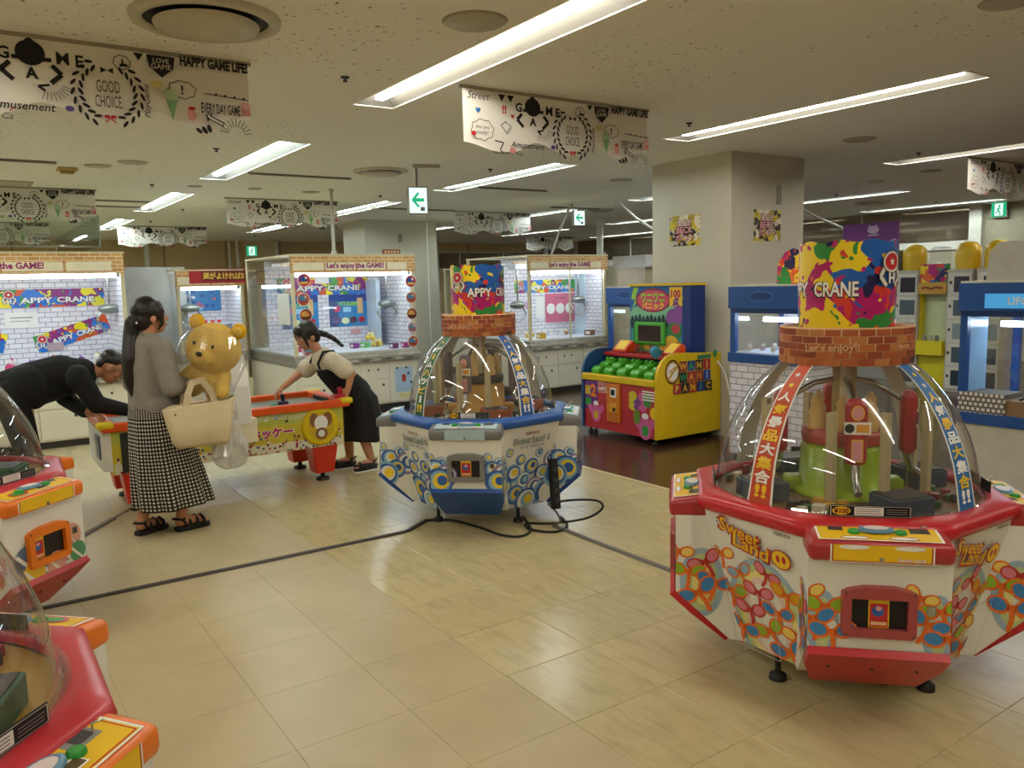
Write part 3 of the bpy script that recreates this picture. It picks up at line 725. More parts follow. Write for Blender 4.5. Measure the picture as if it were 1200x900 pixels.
def happy_poster(P, x, y, w, h, rot=0, claw=True):
    c, d = math.cos(rot), math.sin(rot)
    def q(a, b): return (x+c*a-d*b, y+d*a+c*b)
    P.poly([q(-w/2, -h/2), q(w/2, -h/2), q(w/2, h/2), q(-w/2, h/2)], SPLATB)
    if claw: claw_emblem(P, *q(-w*.40, h*.22), h*.42)
    for k, ww, tx in (('APPY', .30, -.15), ('CRANE', .36, .22)):
        P.text(k, *q(tx*w, -h*.12), mat('#273a6a', .5), w=ww*w*1.05, hgt=h*.36, fat=.06, rot=rot); P.text(k, *q(tx*w, -h*.11), PAPER, w=ww*w, hgt=h*.31, fat=.03, rot=rot)
def blue_poster(P, x, y, w, h):
    P.rect(x-w/2, y-h/2, x+w/2, y+h/2, mat('#2f83c0', .4)); P.rect(x-w/2, y+h*.28, x+w/2, y+h/2, mat('#1d3f8f', .4))
    P.rect(x-w/2, y-h/2, x-w*.28, y+h*.3, mat('#4a5a86', .4)); P.text('VITAMIN', x, y+h*.2, mat('#9fd02a', .4), w=w*.55, fat=.03)
    for i, (a, b, r, c) in enumerate(((-.32, -.3, .12, '#6a5a8a'), (-.1, -.32, .1, '#d8dfb0'), (.1, -.3, .1, '#5a3a3a'), (.32, -.3, .09, '#b8243a'), (-.3, .05, .09, '#d0456a'))):
        P.ell(x+a*w, y+b*h, r*w, r*w*.8, mat(c, .4))
    P.rect(x+w*.22, y-h*.1, x+w*.36, y+h*.38, mat('#d9b27a', .4)); P.rect(x-w*.15, y-.05*h, x+w*.05, y+.1*h, mat('#9cd0ea', .4))
def claw_unit(parent, x, y, ztop, z, s=1., cm=None, am=None):
    """hanging claw: carriage, rod, oval head, two curved arms"""
    cm = cm or mat('#8f938f', .3, .6); am = am or STEEL
    m = MB(); m.box(x-.1*s, x+.1*s, y-.1*s, y+.1*s, ztop-.08*s, ztop, mat('#c9cfd6', .4), .01); cr = m.build('carriage', parent)
    MB().tube([(x, y, ztop-.08*s), (x, y, z+.05*s)], .014*s, STEEL, 8).build('rod', cr)
    m = MB(); m.ell((x, y, z), (.13*s, .10*s, .062*s), cm); hd = m.build('claw_head', parent)
    for sx in (-1, 1):
        m = MB(); m.tube([(x+sx*.08*s, y, z-.03*s), (x+sx*.15*s, y, z-.12*s), (x+sx*.11*s, y, z-.21*s), (x+sx*.03*s, y, z-.25*s)], [.012*s, .012*s, .011*s, .008*s], am, 8); m.build('claw_arm', hd)
def crane(label, xf, y0, y1, depth, zt=2.08, head="Let's enjoy the GAME!", back=1.1, prints=None, claws=((0, .5, 1.42),), frontpost=(), group='tall crane cabinets'):
    w = y1-y0; t = thing('crane_cabinet', label, 'crane game', (xf, (y0+y1)/2, 0), PI/2, group); h = w/2; zg, zh = .80, zt-.215
    MB().box(-h+.03, h-.03, .06, depth-.03, 0, .08, mat('#3a3834', .6)).build('plinth', t)
    MB().box(-h, h, .02, depth, .08, .66, mat('#ded7c4', .4, var=.02)).build('base_cabinet', t)
    nd = max(2, round(w/.48))
    for i in range(nd):
        a = -h+.02+i*(w-.04)/nd; b = a+(w-.04)/nd-.008
        d = MB().box(a, b, .008, .02, .10, .42, mat('#e3dcc9', .4, var=.02)).build('cabinet_door', t)
        MB().box((a+b)/2+.1, (a+b)/2+.13, .003, .008, .33, .36, DGREY).build('lock', d)
        u = MB().box(a, b, .008, .02, .43, .655, mat('#e3dcc9', .4, var=.02)).build('upper_panel', t)
        for k in range(2): MB().box(a+.1+k*.14, a+.125+k*.14, .003, .008, .54, .565, DGREY).build('coin_slot', u)
    # left flank of the base
    for i in range(2):
        a = .06+i*(depth-.1)/2
        MB().box(-h-.01, -h, a, a+(depth-.1)/2-.01, .10, .655, mat('#e3dcc9', .4, var=.02)).build('side_panel', t)
    MB().prism([(-.03, .665), (depth, .665), (depth, .80), (.03, .80), (-.03, .73)], 'x', -h-.02, h+.02, CTR).build('counter', t)
    P = Print(plane((0, -.031, .697), (0, -1, 0)))
    for i in range(int(w/.16)): P.rect(-h+.08+i*.16, -.018, -h+.18+i*.16, .012, mat('#5f594f', .5) if i % 2 else mat('#b8b0a0', .5))
    P.build('counter_print', t)
    MB().box(-h+.02, h-.02, .04, depth-.02, .80, .815, INFL).build('play_floor', t)
    MB().box(-h+.02, h-.02, back, back+.03, .815, zt-.03, WBRICK).build('brick_backdrop', t)
    MB().box(h-.035, h-.025, .1, back, .815, zt-.25, WBRICKY if not prints or 'sideglass' not in prints else PANE).build('brick_flank', t) if not (prints and 'sideglass' in prints) else None
    for n_, a in (('front_glass', (-h+.03, h-.03, .035, .041, zg, zh)), ('side_glass', (-h+.004, -h+.01, .05, depth-.03, zg, zt-.03)), ('side_glass', (h-.01, h-.004, .05, depth-.03, zg, zt-.03))):
        MB().box(*a, PANE).build(n_, t)
    for x, y in ((-h, .03), (h-.04, .03), (-h, depth-.04), (h-.04, depth-.04)):
        MB().box(x, x+.04, y, y+.04, zg, zt, POST).build('post', t)
    for x in frontpost: MB().box(x-.01, x+.01, .028, .048, zg, zh, POST).build('mullion', t)
    hd = MB().box(-h, h, .0, .05, zh, zt, TBRICK).build('header', t)
    P = Print(plane((0, 0, zt-.1), (0, -1, 0)))
    for i in range(4): P.rect(-h+.02+i*w/4, -.085, -h+w/4-.01+i*w/4-(.12 if i == 3 else 0), .012, mat('#f0e2c2', .5))
    if head: P.text(head, .0, -.035, mat('#9b2a6a', .5), w=min(.8, w*.55), fat=.04)
    for i in range(5): P.line([(-h+i*w/4, -.11), (-h+i*w/4, .1)], .005, mat('#b08a5a', .5))
    P.build('header_print', hd)
    MB().box(-h-.01, h+.01, -.005, depth, zt, zt+.02, POST).build('roof_frame', t)
    MB().box(-h+.08, h-.08, .07, .12, zh-.045, zh+.02, COOL).build('lamp', t)
    for y in (.5, .9): MB().box(-h+.05, h-.05, y, y+.04, zt-.11, zt-.07, STEEL).build('gantry_rail', t)
    for x, y, z in claws: claw_unit(t, x, y, zt-.1, z)
    return t
def crane_print(t, fn, y):
    P = Print(plane((0, y, 0), (0, -1, 0))); fn(P); o = P.build('poster', t); return o
# cabinet behind the bending man
ca = crane('brick header crane cabinet with two splashy banners, behind the bending man', -9.9, -.75, 1.6, 1.9, 2.09, claws=((1.06, .45, 1.48), (-.3, .45, 1.45)))
def f_(P):
    happy_poster(P, .55, 1.62, 1.1, .21); happy_poster(P, .73, 1.19, .82, .21, .30, True); happy_poster(P, -.35, 1.22, .8, .22, -.3)
    P.rect(.05, 1.28, .38, 1.46, PAPER); P.line([(.1, 1.40), (.33, 1.40)], .012, GREY); P.line([(.1, 1.36), (.3, 1.36)], .008, GREY); P.rect(.45, 1.0, .62, 1.09, mat('#b9a0a8', .5))
crane_print(ca, f_, 1.098)
MB().box(.95, 1.1, .02, .5, .80, 1.0, POST).build('prize_chute', ca)
# cabinet behind the girl
cc = crane('brick header crane cabinet with round stickers, behind the girl', -9.9, 3.5, 5.22, 1.9, 2.065, claws=((.66, .5, 1.42),), frontpost=())
def f_(P):
    happy_poster(P, -.02, 1.68, 1.35, .24); blue_poster(P, -.38, 1.33, .52, .46); blue_poster(P, .34, 1.33, .6, .46)
    P.rect(-.15, 1.72, .06, 1.86, PAPER); P.rect(.35, .98, .5, 1.06, mat('#d8a0a8', .5))
crane_print(cc, f_, 1.098)
MB().box(.62, .68, .75, 1.1, .815, 1.75, mat('#cfe0f4', .3)).build('chute_wall', cc)
P = Print(plane((-.86, .5, 0), (-1, 0, 0))); P.rect(-.1, 1.2, .35, 1.6, mat('#e6e4dc', .5)); P.build('notice_sheet', cc)
P = Print(plane((0, .008, 0), (0, -1, 0))); P.rect(.50, .22, .76, .56, mat('#a9c4dc', .5)); P.rect(.6, .36, .66, .46, mat('#b03a3a', .5)); P.ell(.70, .47, .02, .02, mat('#4a6a9a', .5)); P.build('base_poster', cc)
P = Print(plane((0, .008, 0), (0, -1, 0))); P.rect(.56, .15, .74, .20, mat('#d8d08a', .5)); P.build('base_tag', cc)
def sticker_disc(x, z, c, r=.085):
    m = MB(); m.T = Matrix.Translation((x, .028, z)) @ Matrix.Rotation(PI/2, 4, 'X'); m.lathe([(r, 0), (r, .006)], PAPER, 20)
    o = m.build('round_sticker', cc); P = Print(plane((x, .0215, z), (0, -1, 0)))
    P.ell(0, 0, r*.93, r*.93, mat(c[0], .4)); P.ell(-r*.1, r*.12, r*.62, r*.5, mat(c[1], .4)); P.rect(-r*.6, -r*.55, r*.6, -r*.2, mat(c[2], .4)); P.ell(r*.3, r*.35, r*.2, r*.2, mat(c[3], .4)); P.build('sticker_print', o)
pal = [('#b98a4a', '#7a5a2a', '#e0c27a', '#8a6a3a'), ('#c02a3a', '#24408a', '#d8b04a', '#e0e0d0'), ('#c05a3a', '#4a7aa0', '#9a3a2a', '#d8c08a'), ('#8a3a2a', '#e0a04a', '#4a2a22', '#d06a3a'), ('#e6cfa0', '#c9a56a', '#b98a4a', '#e9d9b0'), ('#c9a0b0', '#6a8aa0', '#a05a4a', '#d8c0a0')]
for i, z in enumerate((1.98, 1.76, 1.52, 1.32)): sticker_disc(-.72+.02*(i % 2), z, pal[i])
sticker_disc(-.70, 1.12, pal[4]); sticker_disc(-.68, .87, pal[5], .1)
for i, z in enumerate((1.96, 1.72, 1.50, 1.28, 1.09, .90)): sticker_disc(.80, z, pal[(0, 1, 2, 3, 5, 2)[i]], .08)
def plush_sign():
    pass
# double cabinet right of the blue dome
ce = crane('pale crane cabinet with pink poster, between blue dome and column', -9.6, 6.93, 8.42, 1.75, 2.045, claws=((-.66, .45, 1.33), (.52, .45, 1.38)), back=.75, frontpost=(0.02,))
def f_(P):
    happy_poster(P, .1, 1.6, 1.2, .2); P.rect(.08, 1.02, .68, 1.48, mat('#cf6f8a', .5)); P.text('ちいかわ', .38, 1.41, INK, w=.2)
    for x in (.19, .38, .57): P.ell(x, 1.24, .085, .085, PAPER)
    P.rect(-.1, 1.1, .06, 1.44, PAPER); P.rect(-.4, 1.0, -.2, 1.4, mat('#d9d6e4', .5)); P.rect(-.36, 1.25, -.26, 1.36, mat('#c9a0c0', .5)); 
crane_print(ce, f_, .748)
MB().box(.69, .725, .5, .75, .815, 1.8, mat('#cfe6f4', .3)).build('chute_wall', ce)
MB().box(.72, .735, .02, .06, .82, 2.1, POST).build('sign_edge', ce)
# clear fronted cabinet with red banner
cbx = crane('narrow crane cabinet with red and gold banner, beside the white partition', -11.6, 2.5, 3.4, 1.2, 1.93, head='', claws=((-.2, .4, 1.42),), back=.9)
P = Print(plane((.08, -.003, 1.86), (0, -1, 0)))
P.rect(-.36, -.10, .40, .10, mat('#b8242a', .5)); P.rect(-.2, -.07, .40, .07, mat('#7a1a1a', .5)); P.text('運がよければ5', .1, 0, mat('#f0c850', .5), w=.56, hgt=.1, fat=.04); P.build('banner', cbx)
def f_(P):
    P.rect(-.2, 1.36, .36, 1.72, mat('#2f7fc0', .4))
    rn = random.Random(4)
    for i in range(26): P.ell(-.18+.52*rn.random(), 1.38+.32*rn.random(), .03, .022, mat(rn.choice(['#8fd0ee', '#e8f2f8', '#1d4f9f', '#c46a8a']), .4))
crane_print(cbx, f_, .898)
MB().box(-.4, .42, .6, .9, 1.17, 1.19, INFL).build('glass_shelf', cbx)
# cabinet far behind, seen left of the drum sign
cf = crane('far crane cabinet glimpsed between the second column and the blue dome', -12.6, 7.9, 9.0, 1.2, 1.95, head='', claws=((-.25, .4, 1.5),), back=.9)
crane_print(cf, lambda P: (happy_poster(P, .05, 1.5, .9, .22), P.ell(.05, 1.05, .1, .14, mat('#4a6ab0', .4)), P.ell(.0, 1.12, .06, .05, mat('#d0503a', .4))), .898)
# grey header cabinet behind blue crane, beside the column
t = thing('prize_cabinet', 'beige prize cabinet with printed top, half hidden beside the column', 'prize machine', (-8.9, 8.95, 0), PI/2)
MB().box(-.4, .4, 0, .7, 0, 1.85, mat('#b9a88c', .5)).build('cabinet_body', t); MB().box(-.42, .42, -.03, .7, 1.85, 2.03, mat('#c7c2bc', .5)).build('header', t); MB().box(-.12, .38, -.012, 0, .9, 1.75, mat('#9a9488', .4)).build('panel', t)
# prizes on the play floors
def plush(x, y, z, s, c, c2, label, group):
    t = thing('plush_prize', label, 'plush toy', (x, y, z), random.uniform(0, 6), group)
    MB().ell((0, 0, .45*s), (.5*s, .45*s, .45*s), mat(c, .9)).build('body', t)
    MB().ell((0, -.25*s, 1.0*s), (.38*s, .36*s, .34*s), mat(c2, .9)).build('head', t)
    for sx in (-1, 1): MB().ell((sx*.27*s, -.2*s, 1.3*s), (.12*s, .08*s, .13*s), mat(c, .9), n=10, k=6).build('ear', t)
    return t
def pbox(x, y, z, s, c, label, group):
    t = thing('prize_box', label, 'box', (x, y, z), random.uniform(-.4, .4), group)
    MB().box(-s, s, -s*.7, s*.7, 0, s*1.2, mat(c, .5), .004).build('carton', t); MB().box(-s*.6, s*.6, -s*.7-.001, -s*.7, s*.3, s*.9, PAPER).build('label_print', t)
rn = random.Random(21)
for i in range(9):
    y = -.45+i*.225+rn.uniform(-.03, .03); x = -10.4-rn.uniform(0, .35)
    plush(x, y, .815, .09+.03*rn.random(), ['#e9e6e0', '#e8d84a', '#7aa83a', '#c9a0d0', '#c43a6a', '#8a6ac0', '#e6e0d8', '#a05aa8', '#d8c86a'][i], ['#e9e2d8', '#e9e6e0', '#a8c84a', '#8a5ac0', '#e8d8e0', '#b08ad8', '#c94a5a', '#7a4aa0', '#e9e6e0'][i],
          '%s small plush prize from the left on the play floor behind the bending man' % ['first', 'second', 'third', 'fourth', 'fifth', 'sixth', 'seventh', 'eighth', 'last'][i], 'plush prizes behind the bending man')
for i in range(5):
    plush(-10.55-.05*(i % 2), 4.86+.07*(i % 3)-.02*i, .815+(.09 if i > 2 else 0), .085, '#e6c860', '#efe2a8', ['first cream yellow plush in the bottom row at the right end of the sticker cabinet', 'second cream yellow plush in the bottom row at the right end of the sticker cabinet', 'third cream yellow plush in the bottom row at the right end of the sticker cabinet', 'left cream yellow plush on top of the heap in the sticker cabinet', 'right cream yellow plush on top of the heap in the sticker cabinet'][i], 'cream plush heap')
for i, (y, c, nm) in enumerate(((3.75, '#c8305a', 'crimson'), (3.92, '#e6d24a', 'yellow'), (4.55, '#8a3a8a', 'purple'), (4.7, '#6ac06a', 'green'))): pbox(-10.5, y, .815, .06, c, '%s prize box on the floor of the sticker cabinet' % nm, 'prize boxes')
for i, y in enumerate((4.93, 5.1)): pbox(-10.05, y, .815, .06, ('#7a3a6a', '#c04a9a')[i], '%s sign box at front right of the sticker cabinet' % ('mauve', 'magenta')[i], 'prize boxes')
for i in range(6):
    plush(-10.15-.1*(i % 2), 7.25+.17*i, .815, .075, ['#e6c46a', '#d8b04a', '#eceaf0', '#dfe6f2', '#e6e9f2', '#b98a5a'][i], '#efe9d8', '%s plush prize from the left under the pink poster' % ['first', 'second', 'third', 'fourth', 'fifth', 'last'][i], 'plush prizes under the pink poster')
for i, (y, c) in enumerate(((7.3, 'gold'), (8.25, 'brown'))): pbox(-9.85, y, .815, .07, {'gold': '#d8a83a', 'brown': '#8a5a3a'}[c], '%s prize box by the front glass under the pink poster' % c, 'prize boxes')
for i in range(6): pbox(-12.33, 2.72+.1*i, 1.19, .035, ['#d8303a', '#e6e0e0', '#d8303a', '#c9243a', '#e04a4a', '#d8303a'][i], '%s little carton from the left on the cabinet shelf beside the partition' % ['first', 'second', 'third', 'fourth', 'fifth', 'last'][i], 'cartons on the shelf')
# ------------------------------------------------------------------ blue topped cranes
BCR = mat('#1c4f96', .3); BCR2 = mat('#123a78', .3)
def blue_crane(label, yf, x0, x1, depth, base, zt=1.575, zg=.62, zh=1.34, name=''):
    w = x1-x0; h = w/2; t = thing('blue_crane', label, 'crane game', ((x0+x1)/2, yf, 0), 0, 'blue topped crane cabinets')
    MB().box(-h, h, .0, depth, .05, zg-.08, base).build('base_cabinet', t)
    MB().box(-h+.03, h-.03, .03, depth, 0, .05, BLACK).build('plinth', t)
    MB().box(-h-.01, h+.01, -.02, depth, zg-.08, zg, BCR).build('counter', t)
    MB().box(-h+.02, h-.02, .02, depth-.02, zg, zg+.01, INFL).build('play_floor', t)
    for x in (-h, h-.05): MB().box(x, x+.05, .0, .05, zg, zh, BCR).build('post', t); MB().box(x, x+.05, depth-.05, depth, zg, zh, BCR).build('post', t)
    hd = MB().box(-h-.01, h+.01, -.02, depth, zh+.04, zt, BCR).build('header', t); MB().box(-h, h, 0, depth, zh, zh+.04, BCR2).build('header_rail', t)
    P = Print(plane((0, -.02, (zh+zt)/2+.03), (0, -1, 0))); P.ell(-.05, 0, .13, .045, mat('#3a6ab0', .4)); P.ell(-.05, 0, .12, .036, BCR2)
    if name: P.text(name, .1, -.06, mat('#c9d8e8', .4), w=.5, fat=.02)
    P.build('header_print', hd)
    MB().box(-h, h, -.02, depth, zt, zt+.015, mat('#c9c4b8', .5)).build('top_cover', t)
    for n_, a in (('front_glass', (-h+.05, h-.05, .01, .015, zg, zh)), ('side_glass', (-h+.002, -h+.007, .05, depth-.05, zg, zh)), ('side_glass', (h-.007, h-.002, .05, depth-.05, zg, zh))): MB().box(*a, PANE).build(n_, t)
    MB().box(-h+.1, h-.1, depth*.45, depth*.45+.04, zh-.09, zh-.05, COOL).build('lamp', t)
    return t
b1 = blue_crane('blue topped crane cabinet left of the crocodile game', 6.62, -7.55, -6.82, .75, WHITE, 1.57); claw_unit(b1, -.1, .3, 1.38, 1.12, .8, mat('#b4bcb8', .3))
b2 = blue_crane('blue topped crane cabinet with brick base, right of the crocodile game', 5.8, -4.94, -4.14, .74, WBRICK, zg=.98)
MB().box(-.35, .35, .70, .72, .99, 1.34, WBRICK).build('brick_backdrop', b2); claw_unit(b2, .15, .35, 1.38, 1.2, .6)
for i in range(8): plush(-4.84+.085*i, 5.95+.07*(i % 3), .99, .05, ['#d8c8b0', '#c9a8b0', '#b0c0d0'][i % 3], '#e6dccc', '%s pale mini plush from the left in the brick based crane' % ['first', 'second', 'third', 'fourth', 'fifth', 'sixth', 'seventh', 'last'][i], 'mini plush prizes')
# splash sign standing on it
m = MB()
pts = [(-.16, 0), (.16, 0), (.16, .2), (.1, .27), (.0, .3), (-.08, .27), (-.15, .17)]
m.T = Matrix.Translation((-4.36, 5.9, 1.59)); m.prism(pts, 'y', 0, .012, SPLAT); tag(m.build('splash_sign'), 'colourful paint splash sign standing on the brick based crane', 'sign')
b3 = blue_crane('blue topped crane cabinet with white claw, right edge', 5.95, -2.97, -2.07, .85, mat('#cfc9b8', .4), zg=.655)
claw_unit(b3, .32, .3, 1.38, 1.14, .9, mat('#e6e4dc', .3), mat('#8a2a24', .3))
b3['label'] = 'blue topped crane cabinet with white claw at the right edge'
for o in b3.children:
    if o.name.startswith('header'):
        for q in list(o.children): bpy.data.objects.remove(q)
P = Print(plane((0, -.021, 1.47), (0, -1, 0))); P.rect(-.28, -.07, .44, .03, emis('backlit_blue', (.08, .36, .66), .9)); P.text('UFO CATCHER', .12, -.02, mat('#d8ecf6', .4), w=.5, fat=.03); P.build('header_print', b3)
MB().box(-.45, -.40, .05, .3, .66, 1.33, mat('#9fc8e8', .2)).build('lit_glass_edge', b3)  # no lamp: lit look of the glass edge put into its pale blue colour
MB().box(-.44, -.12, -.012, .25, .655, .80, bricks('plaid_cloth', '#e6e0d4', '#dcd6ca', '#6a6460', (0, 2), .035, .035, .05)).build('cloth_cover', b3)
MB().box(-.12, .44, .0, .25, .655, .76, mat('#8a6a4a', .6)).build('prize_tray', b3)
m = MB(); rn = random.Random(2)
for i in range(8): m.tube([(-.05+.06*i, .05+.03*(i % 3), .765), (-.02+.06*i, .12, .80), (.03+.06*i, .1, .765)], .008, BLACK, 6)
m.build('black_cable_toy', b3)
# frosted display hood on top
m = MB(); pr = [(-.38, 0), (.45, 0), (.45, .27), (-.30, .27), (-.36, .2)]
m.T = Matrix.Translation((-2.5, 6.1, 1.59)); m.prism(pr, 'y', 0, .4, mat('#a5a398', .25)); hd = m.build('display_hood'); tag(hd, 'frosted plastic hood on top of the right edge crane', 'display hood')
# ------------------------------------------------------------------ lockers and yellow stand by the right wall
def locker(label, x, y, w, ht):
    t = thing('locker_column', label, 'locker', (x, y, 0), 0, 'prize lockers')
    MB().box(-w/2, w/2, 0, .5, 0, ht, mat('#b9b3a4', .5)).build('locker_body', t)
    n = 5; hh = (ht-.08)/n
    for i in range(n):
        d = MB().box(-w/2+.02, w/2-.02, -.015, 0, .04+i*hh, .03+(i+1)*hh, mat('#d6d2c6', .45)).build('locker_door', t)
        MB().box(-w/2+.1, w/2-.04, -.02, -.015, .09+i*hh, -.02+(i+1)*hh, mat(('#2f3a44', '#4a5a66', '#8a9aa0', '#5a6670', '#3a3240')[i], .12)).build('window', d)
        MB().box(-w/2+.04, -w/2+.07, -.022, -.015, .2+i*hh, .24+i*hh, DGREY).build('lock', d)
    c = MB(); c.lathe([(.155, ht), (.165, ht+.2), (.15, ht+.3), (.09, ht+.36), (0, ht+.38)], mat('#e6bd2a', .3), 20, (0, .2), cap=(False, False)); cp_ = c.build('amber_hood', t)
    return t
YW = 11.4
locker('grey prize locker column with amber hood, left of the yellow stand', -6.48, YW, .36, 1.7)
locker('grey prize locker column with amber hood, right of the yellow stand', -5.72, YW, .34, 1.7)
locker('grey prize locker column hidden behind the right edge crane', -5.33, YW, .34, 1.7)
t = thing('yellow_stand', 'yellow vending stand between the grey lockers', 'vending stand', (-6.1, YW+.05, 0))
MB().box(-.2, .2, 0, .45, 0, .5, mat('#d9c81a', .4)).build('lower_box', t); MB().box(-.2, .2, -.12, .45, .5, .70, mat('#e0cf1c', .4)).build('counter_box', t)
MB().box(-.2, .2, .1, .45, .70, 1.36, mat('#c9d4a8', .4)).build('back_panel', t); MB().box(-.2, -.17, .0, .45, .70, 1.36, mat('#d9c81a', .4)).build('side_post', t)
MB().box(-.2, .2, -.06, .45, 1.36, 1.52, mat('#c99a3a', .5)).build('header', t)
P = Print(plane((0, -.06, 1.44), (0, -1, 0))); P.line([(-.15, .0), (-.08, .015), (-.02, -.01), (.05, .015), (.15, .0)], .03, mat('#8a2a1a', .5)); P.build('header_print', t)
MB().box(-.2, .2, -.02, .02, 1.52, 1.78, SPLAT).build('splash_board', t)
m = MB(); m.box(-.12, .12, .05, .25, 1.52, 2.02, glass('clear_hood', (.95, .95, .95), .05, .05, .1), .05); m.build('clear_hood', t)
for i in range(3): MB().lathe([(.025, .70), (.028, .75), (.018, .78)], mat(('#8a8a80', '#b0a890', '#6a6a60')[i], .4), 10, (-.1+.09*i, -.03)).build('knob', t)
t = thing('grey_booth', 'grey booth under the purple sign by the lockers', 'booth', (-7.1, YW, 0))
MB().box(-.42, .42, 0, .6, 0, 2.0, mat('#8f8f8c', .5)).build('booth_body', t); MB().box(-.40, .40, -.02, 0, .1, 1.95, mat('#9b9b98', .45)).build('booth_panel', t)
t = thing('purple_sign', 'purple sign board standing on the grey booth', 'sign', (-7.1, YW+.05, 2.0))
MB().box(-.45, .44, 0, .04, 0, .42, mat('#7d2a86', .5)).build('board', t)
P = Print(plane((0, 0, .22), (0, -1, 0))); P.ell(.05, .1, .09, .06, mat('#d9b8dc', .5)); P.poly([(-.05, .08), (-.02, .18), (.04, .12), (.1, .18), (.14, .07)], mat('#d9b8dc', .5)); P.line([(-.04, .02), (.14, .02)], .018, mat('#d9b8dc', .5)); P.build('board_print', t)
# ================================================================== crocodile hammer game
WW = thing('crocodile_game', 'yellow, red and blue crocodile hammer game beside the big column', 'arcade game', (-6.29, 5.63, 0))
WY_ = mat('#e2bd12', .35); WR = mat('#b92a34', .35); WB = mat('#1d4f86', .4)
prof = [(.93, .07), (0, .07), (0, .68), (.012, .74), (.04, .80), (.085, .855), (.14, .895), (.2, .915), (.28, .92), (.6, .905), (.93, .885)]
MB().prism(prof[::-1], 'x', .55, .58, WY_).build('right_side_panel', WW)
MB().prism(prof[::-1], 'x', -.58, -.55, WB).build('left_side_panel', WW)
MB().box(-.55, .55, .02, .9, .07, .60, WR).build('front_cabinet', WW)
MB().box(-.56, .55, -.012, .05, .595, .665, WY_, .01).build('front_trim', WW)
P = Print(plane((0, .02, .33), (0, -1, 0)))
P.rect(-.55, -.06, -.33, .26, PURP); P.rect(-.54, .1, -.45, .2, mat('#c9a83a', .5)); P.rect(-.54, -.02, -.44, .06, GRN); P.text('2', -.40, .15, ORG, hgt=.14, fat=.05)
pk = mat('#d65f9a', .5)
def mascot(P, x, y, s, hat):          # plain cheering figure in the same colours
    P.ell(x, y-.9*s, .75*s, .8*s, pk); P.ell(x-.9*s, y-.3*s, .35*s, .5*s, pk, .5); P.ell(x+.9*s, y-.2*s, .35*s, .5*s, pk, -.5); P.ell(x, y-.9*s, .4*s, .5*s, hat)
    P.ell(x, y, .55*s, .5*s, pk); P.ell(x, y+.35*s, .4*s, .25*s, PAPER)
mascot(P, -.36, -.02, .1, mat('#d8b02a', .5)); P.build('front_print', WW); P = Print(P.fn)
for i in range(9): P.ell(.22+.07*(i % 4), .05+.05*(i//3), .06, .05, mat(('#d8c02a', '#7a3a8a', '#d65f9a', '#4a8a3a')[i % 4], .5))
mascot(P, .40, -.08, .12, GRN); P.ell(.28, -.06, .05, .08, mat('#6a8a2a', .5)); P.ell(.52, .0, .05, .06, YEL)
for i in range(4): P.rect(.36, .12+.028*i, .54, .135+.028*i, PAPER)
P.build('front_print', WW); P = Print(P.fn); P.rect(-.34, .14, -.19, .25, PAPER); P.rect(-.335, .145, -.195, .245, WR); P.text('100円', -.265, .18, PAPER, w=.12, fat=.04); P.text('1PLAY', -.265, .225, PAPER, w=.1)
P.build('price_print', WW)
c = MB().box(-.17, .04, .0, .03, .17, .58, mat('#d97a16', .35), .01).build('coin_door', WW)
MB().box(-.10, -.01, -.008, .0, .44, .54, PAPER).build('coin_plate', c); MB().box(-.085, -.03, -.012, -.008, .46, .52, BLACK).build('coin_slot', c)
MB().box(-.11, .0, -.008, .0, .28, .38, mat('#e09a2a', .4)).build('coin_plate', c); MB().box(-.06, -.02, -.012, -.008, .29, .33, BLACK).build('coin_return', c); MB().box(-.14, .01, -.004, .0, .19, .27, mat('#c96a12', .4)).build('cash_box', c)
MB().box(-.55, .55, .05, .36, .60, .64, BLACK).build('croc_bay', WW)
MB().prism([(.34, .60), (.36, .60), (.42, .84), (.36, .84)], 'x', -.55, .55, mat('#16402a', .5)).build('bay_back', WW)
MB().box(-.55, .55, .3, .66, .835, .875, mat('#b8242c', .3), .01).build('red_deck', WW)
for i in range(6):
    a = MB().box(-.3+i*.1, -.24+i*.1, .32, .56, .875, .882, mat('#8f1a22', .4)).build('deck_rib', WW)
cg = mat('#4aa524', .35)
for i in range(5):
    x = -.42+i*.205; t2 = MB()
    t2.prism([(.06, .645), (.34, .645), (.36, .80), (.30, .815), (.26, .78), (.20, .775), (.17, .745), (.09, .735), (.055, .70)], 'x', x-.065, x+.065, cg)
    o = t2.build('crocodile', WW, .012)
    for sx in (-1, 1): MB().ell((x+sx*.035, .28, .80), (.026, .03, .028), cg, n=10, k=6).build('eye_bump', o)
    m = MB(); m.box(x-.068, x+.068, .07, .22, .682, .69, mat('#2f6a16', .4)); m.build('mouth_line', o)
for x, r_ in ((-.36, .1), (.39, -.1)):
    m = MB(); m.T = Matrix.Translation((x, .42, .875)) @ Matrix.Rotation(r_, 4, 'Z'); m.prism([(-.07, 0), (.09, 0), (.09, .10), (.05, .125), (-.07, .03)], 'x', -.1, .1, mat('#d8481c', .3)); o = m.build('score_box', WW, .01)
    m = MB(); m.T = Matrix.Translation((x, .42, .875)) @ Matrix.Rotation(r_, 4, 'Z'); m.add([(-.07, -.066, .036), (.07, -.066, .036), (.07, .044, .124), (-.07, .044, .124)], [(0, 1, 2, 3)], YEL); m.build('score_face', o)
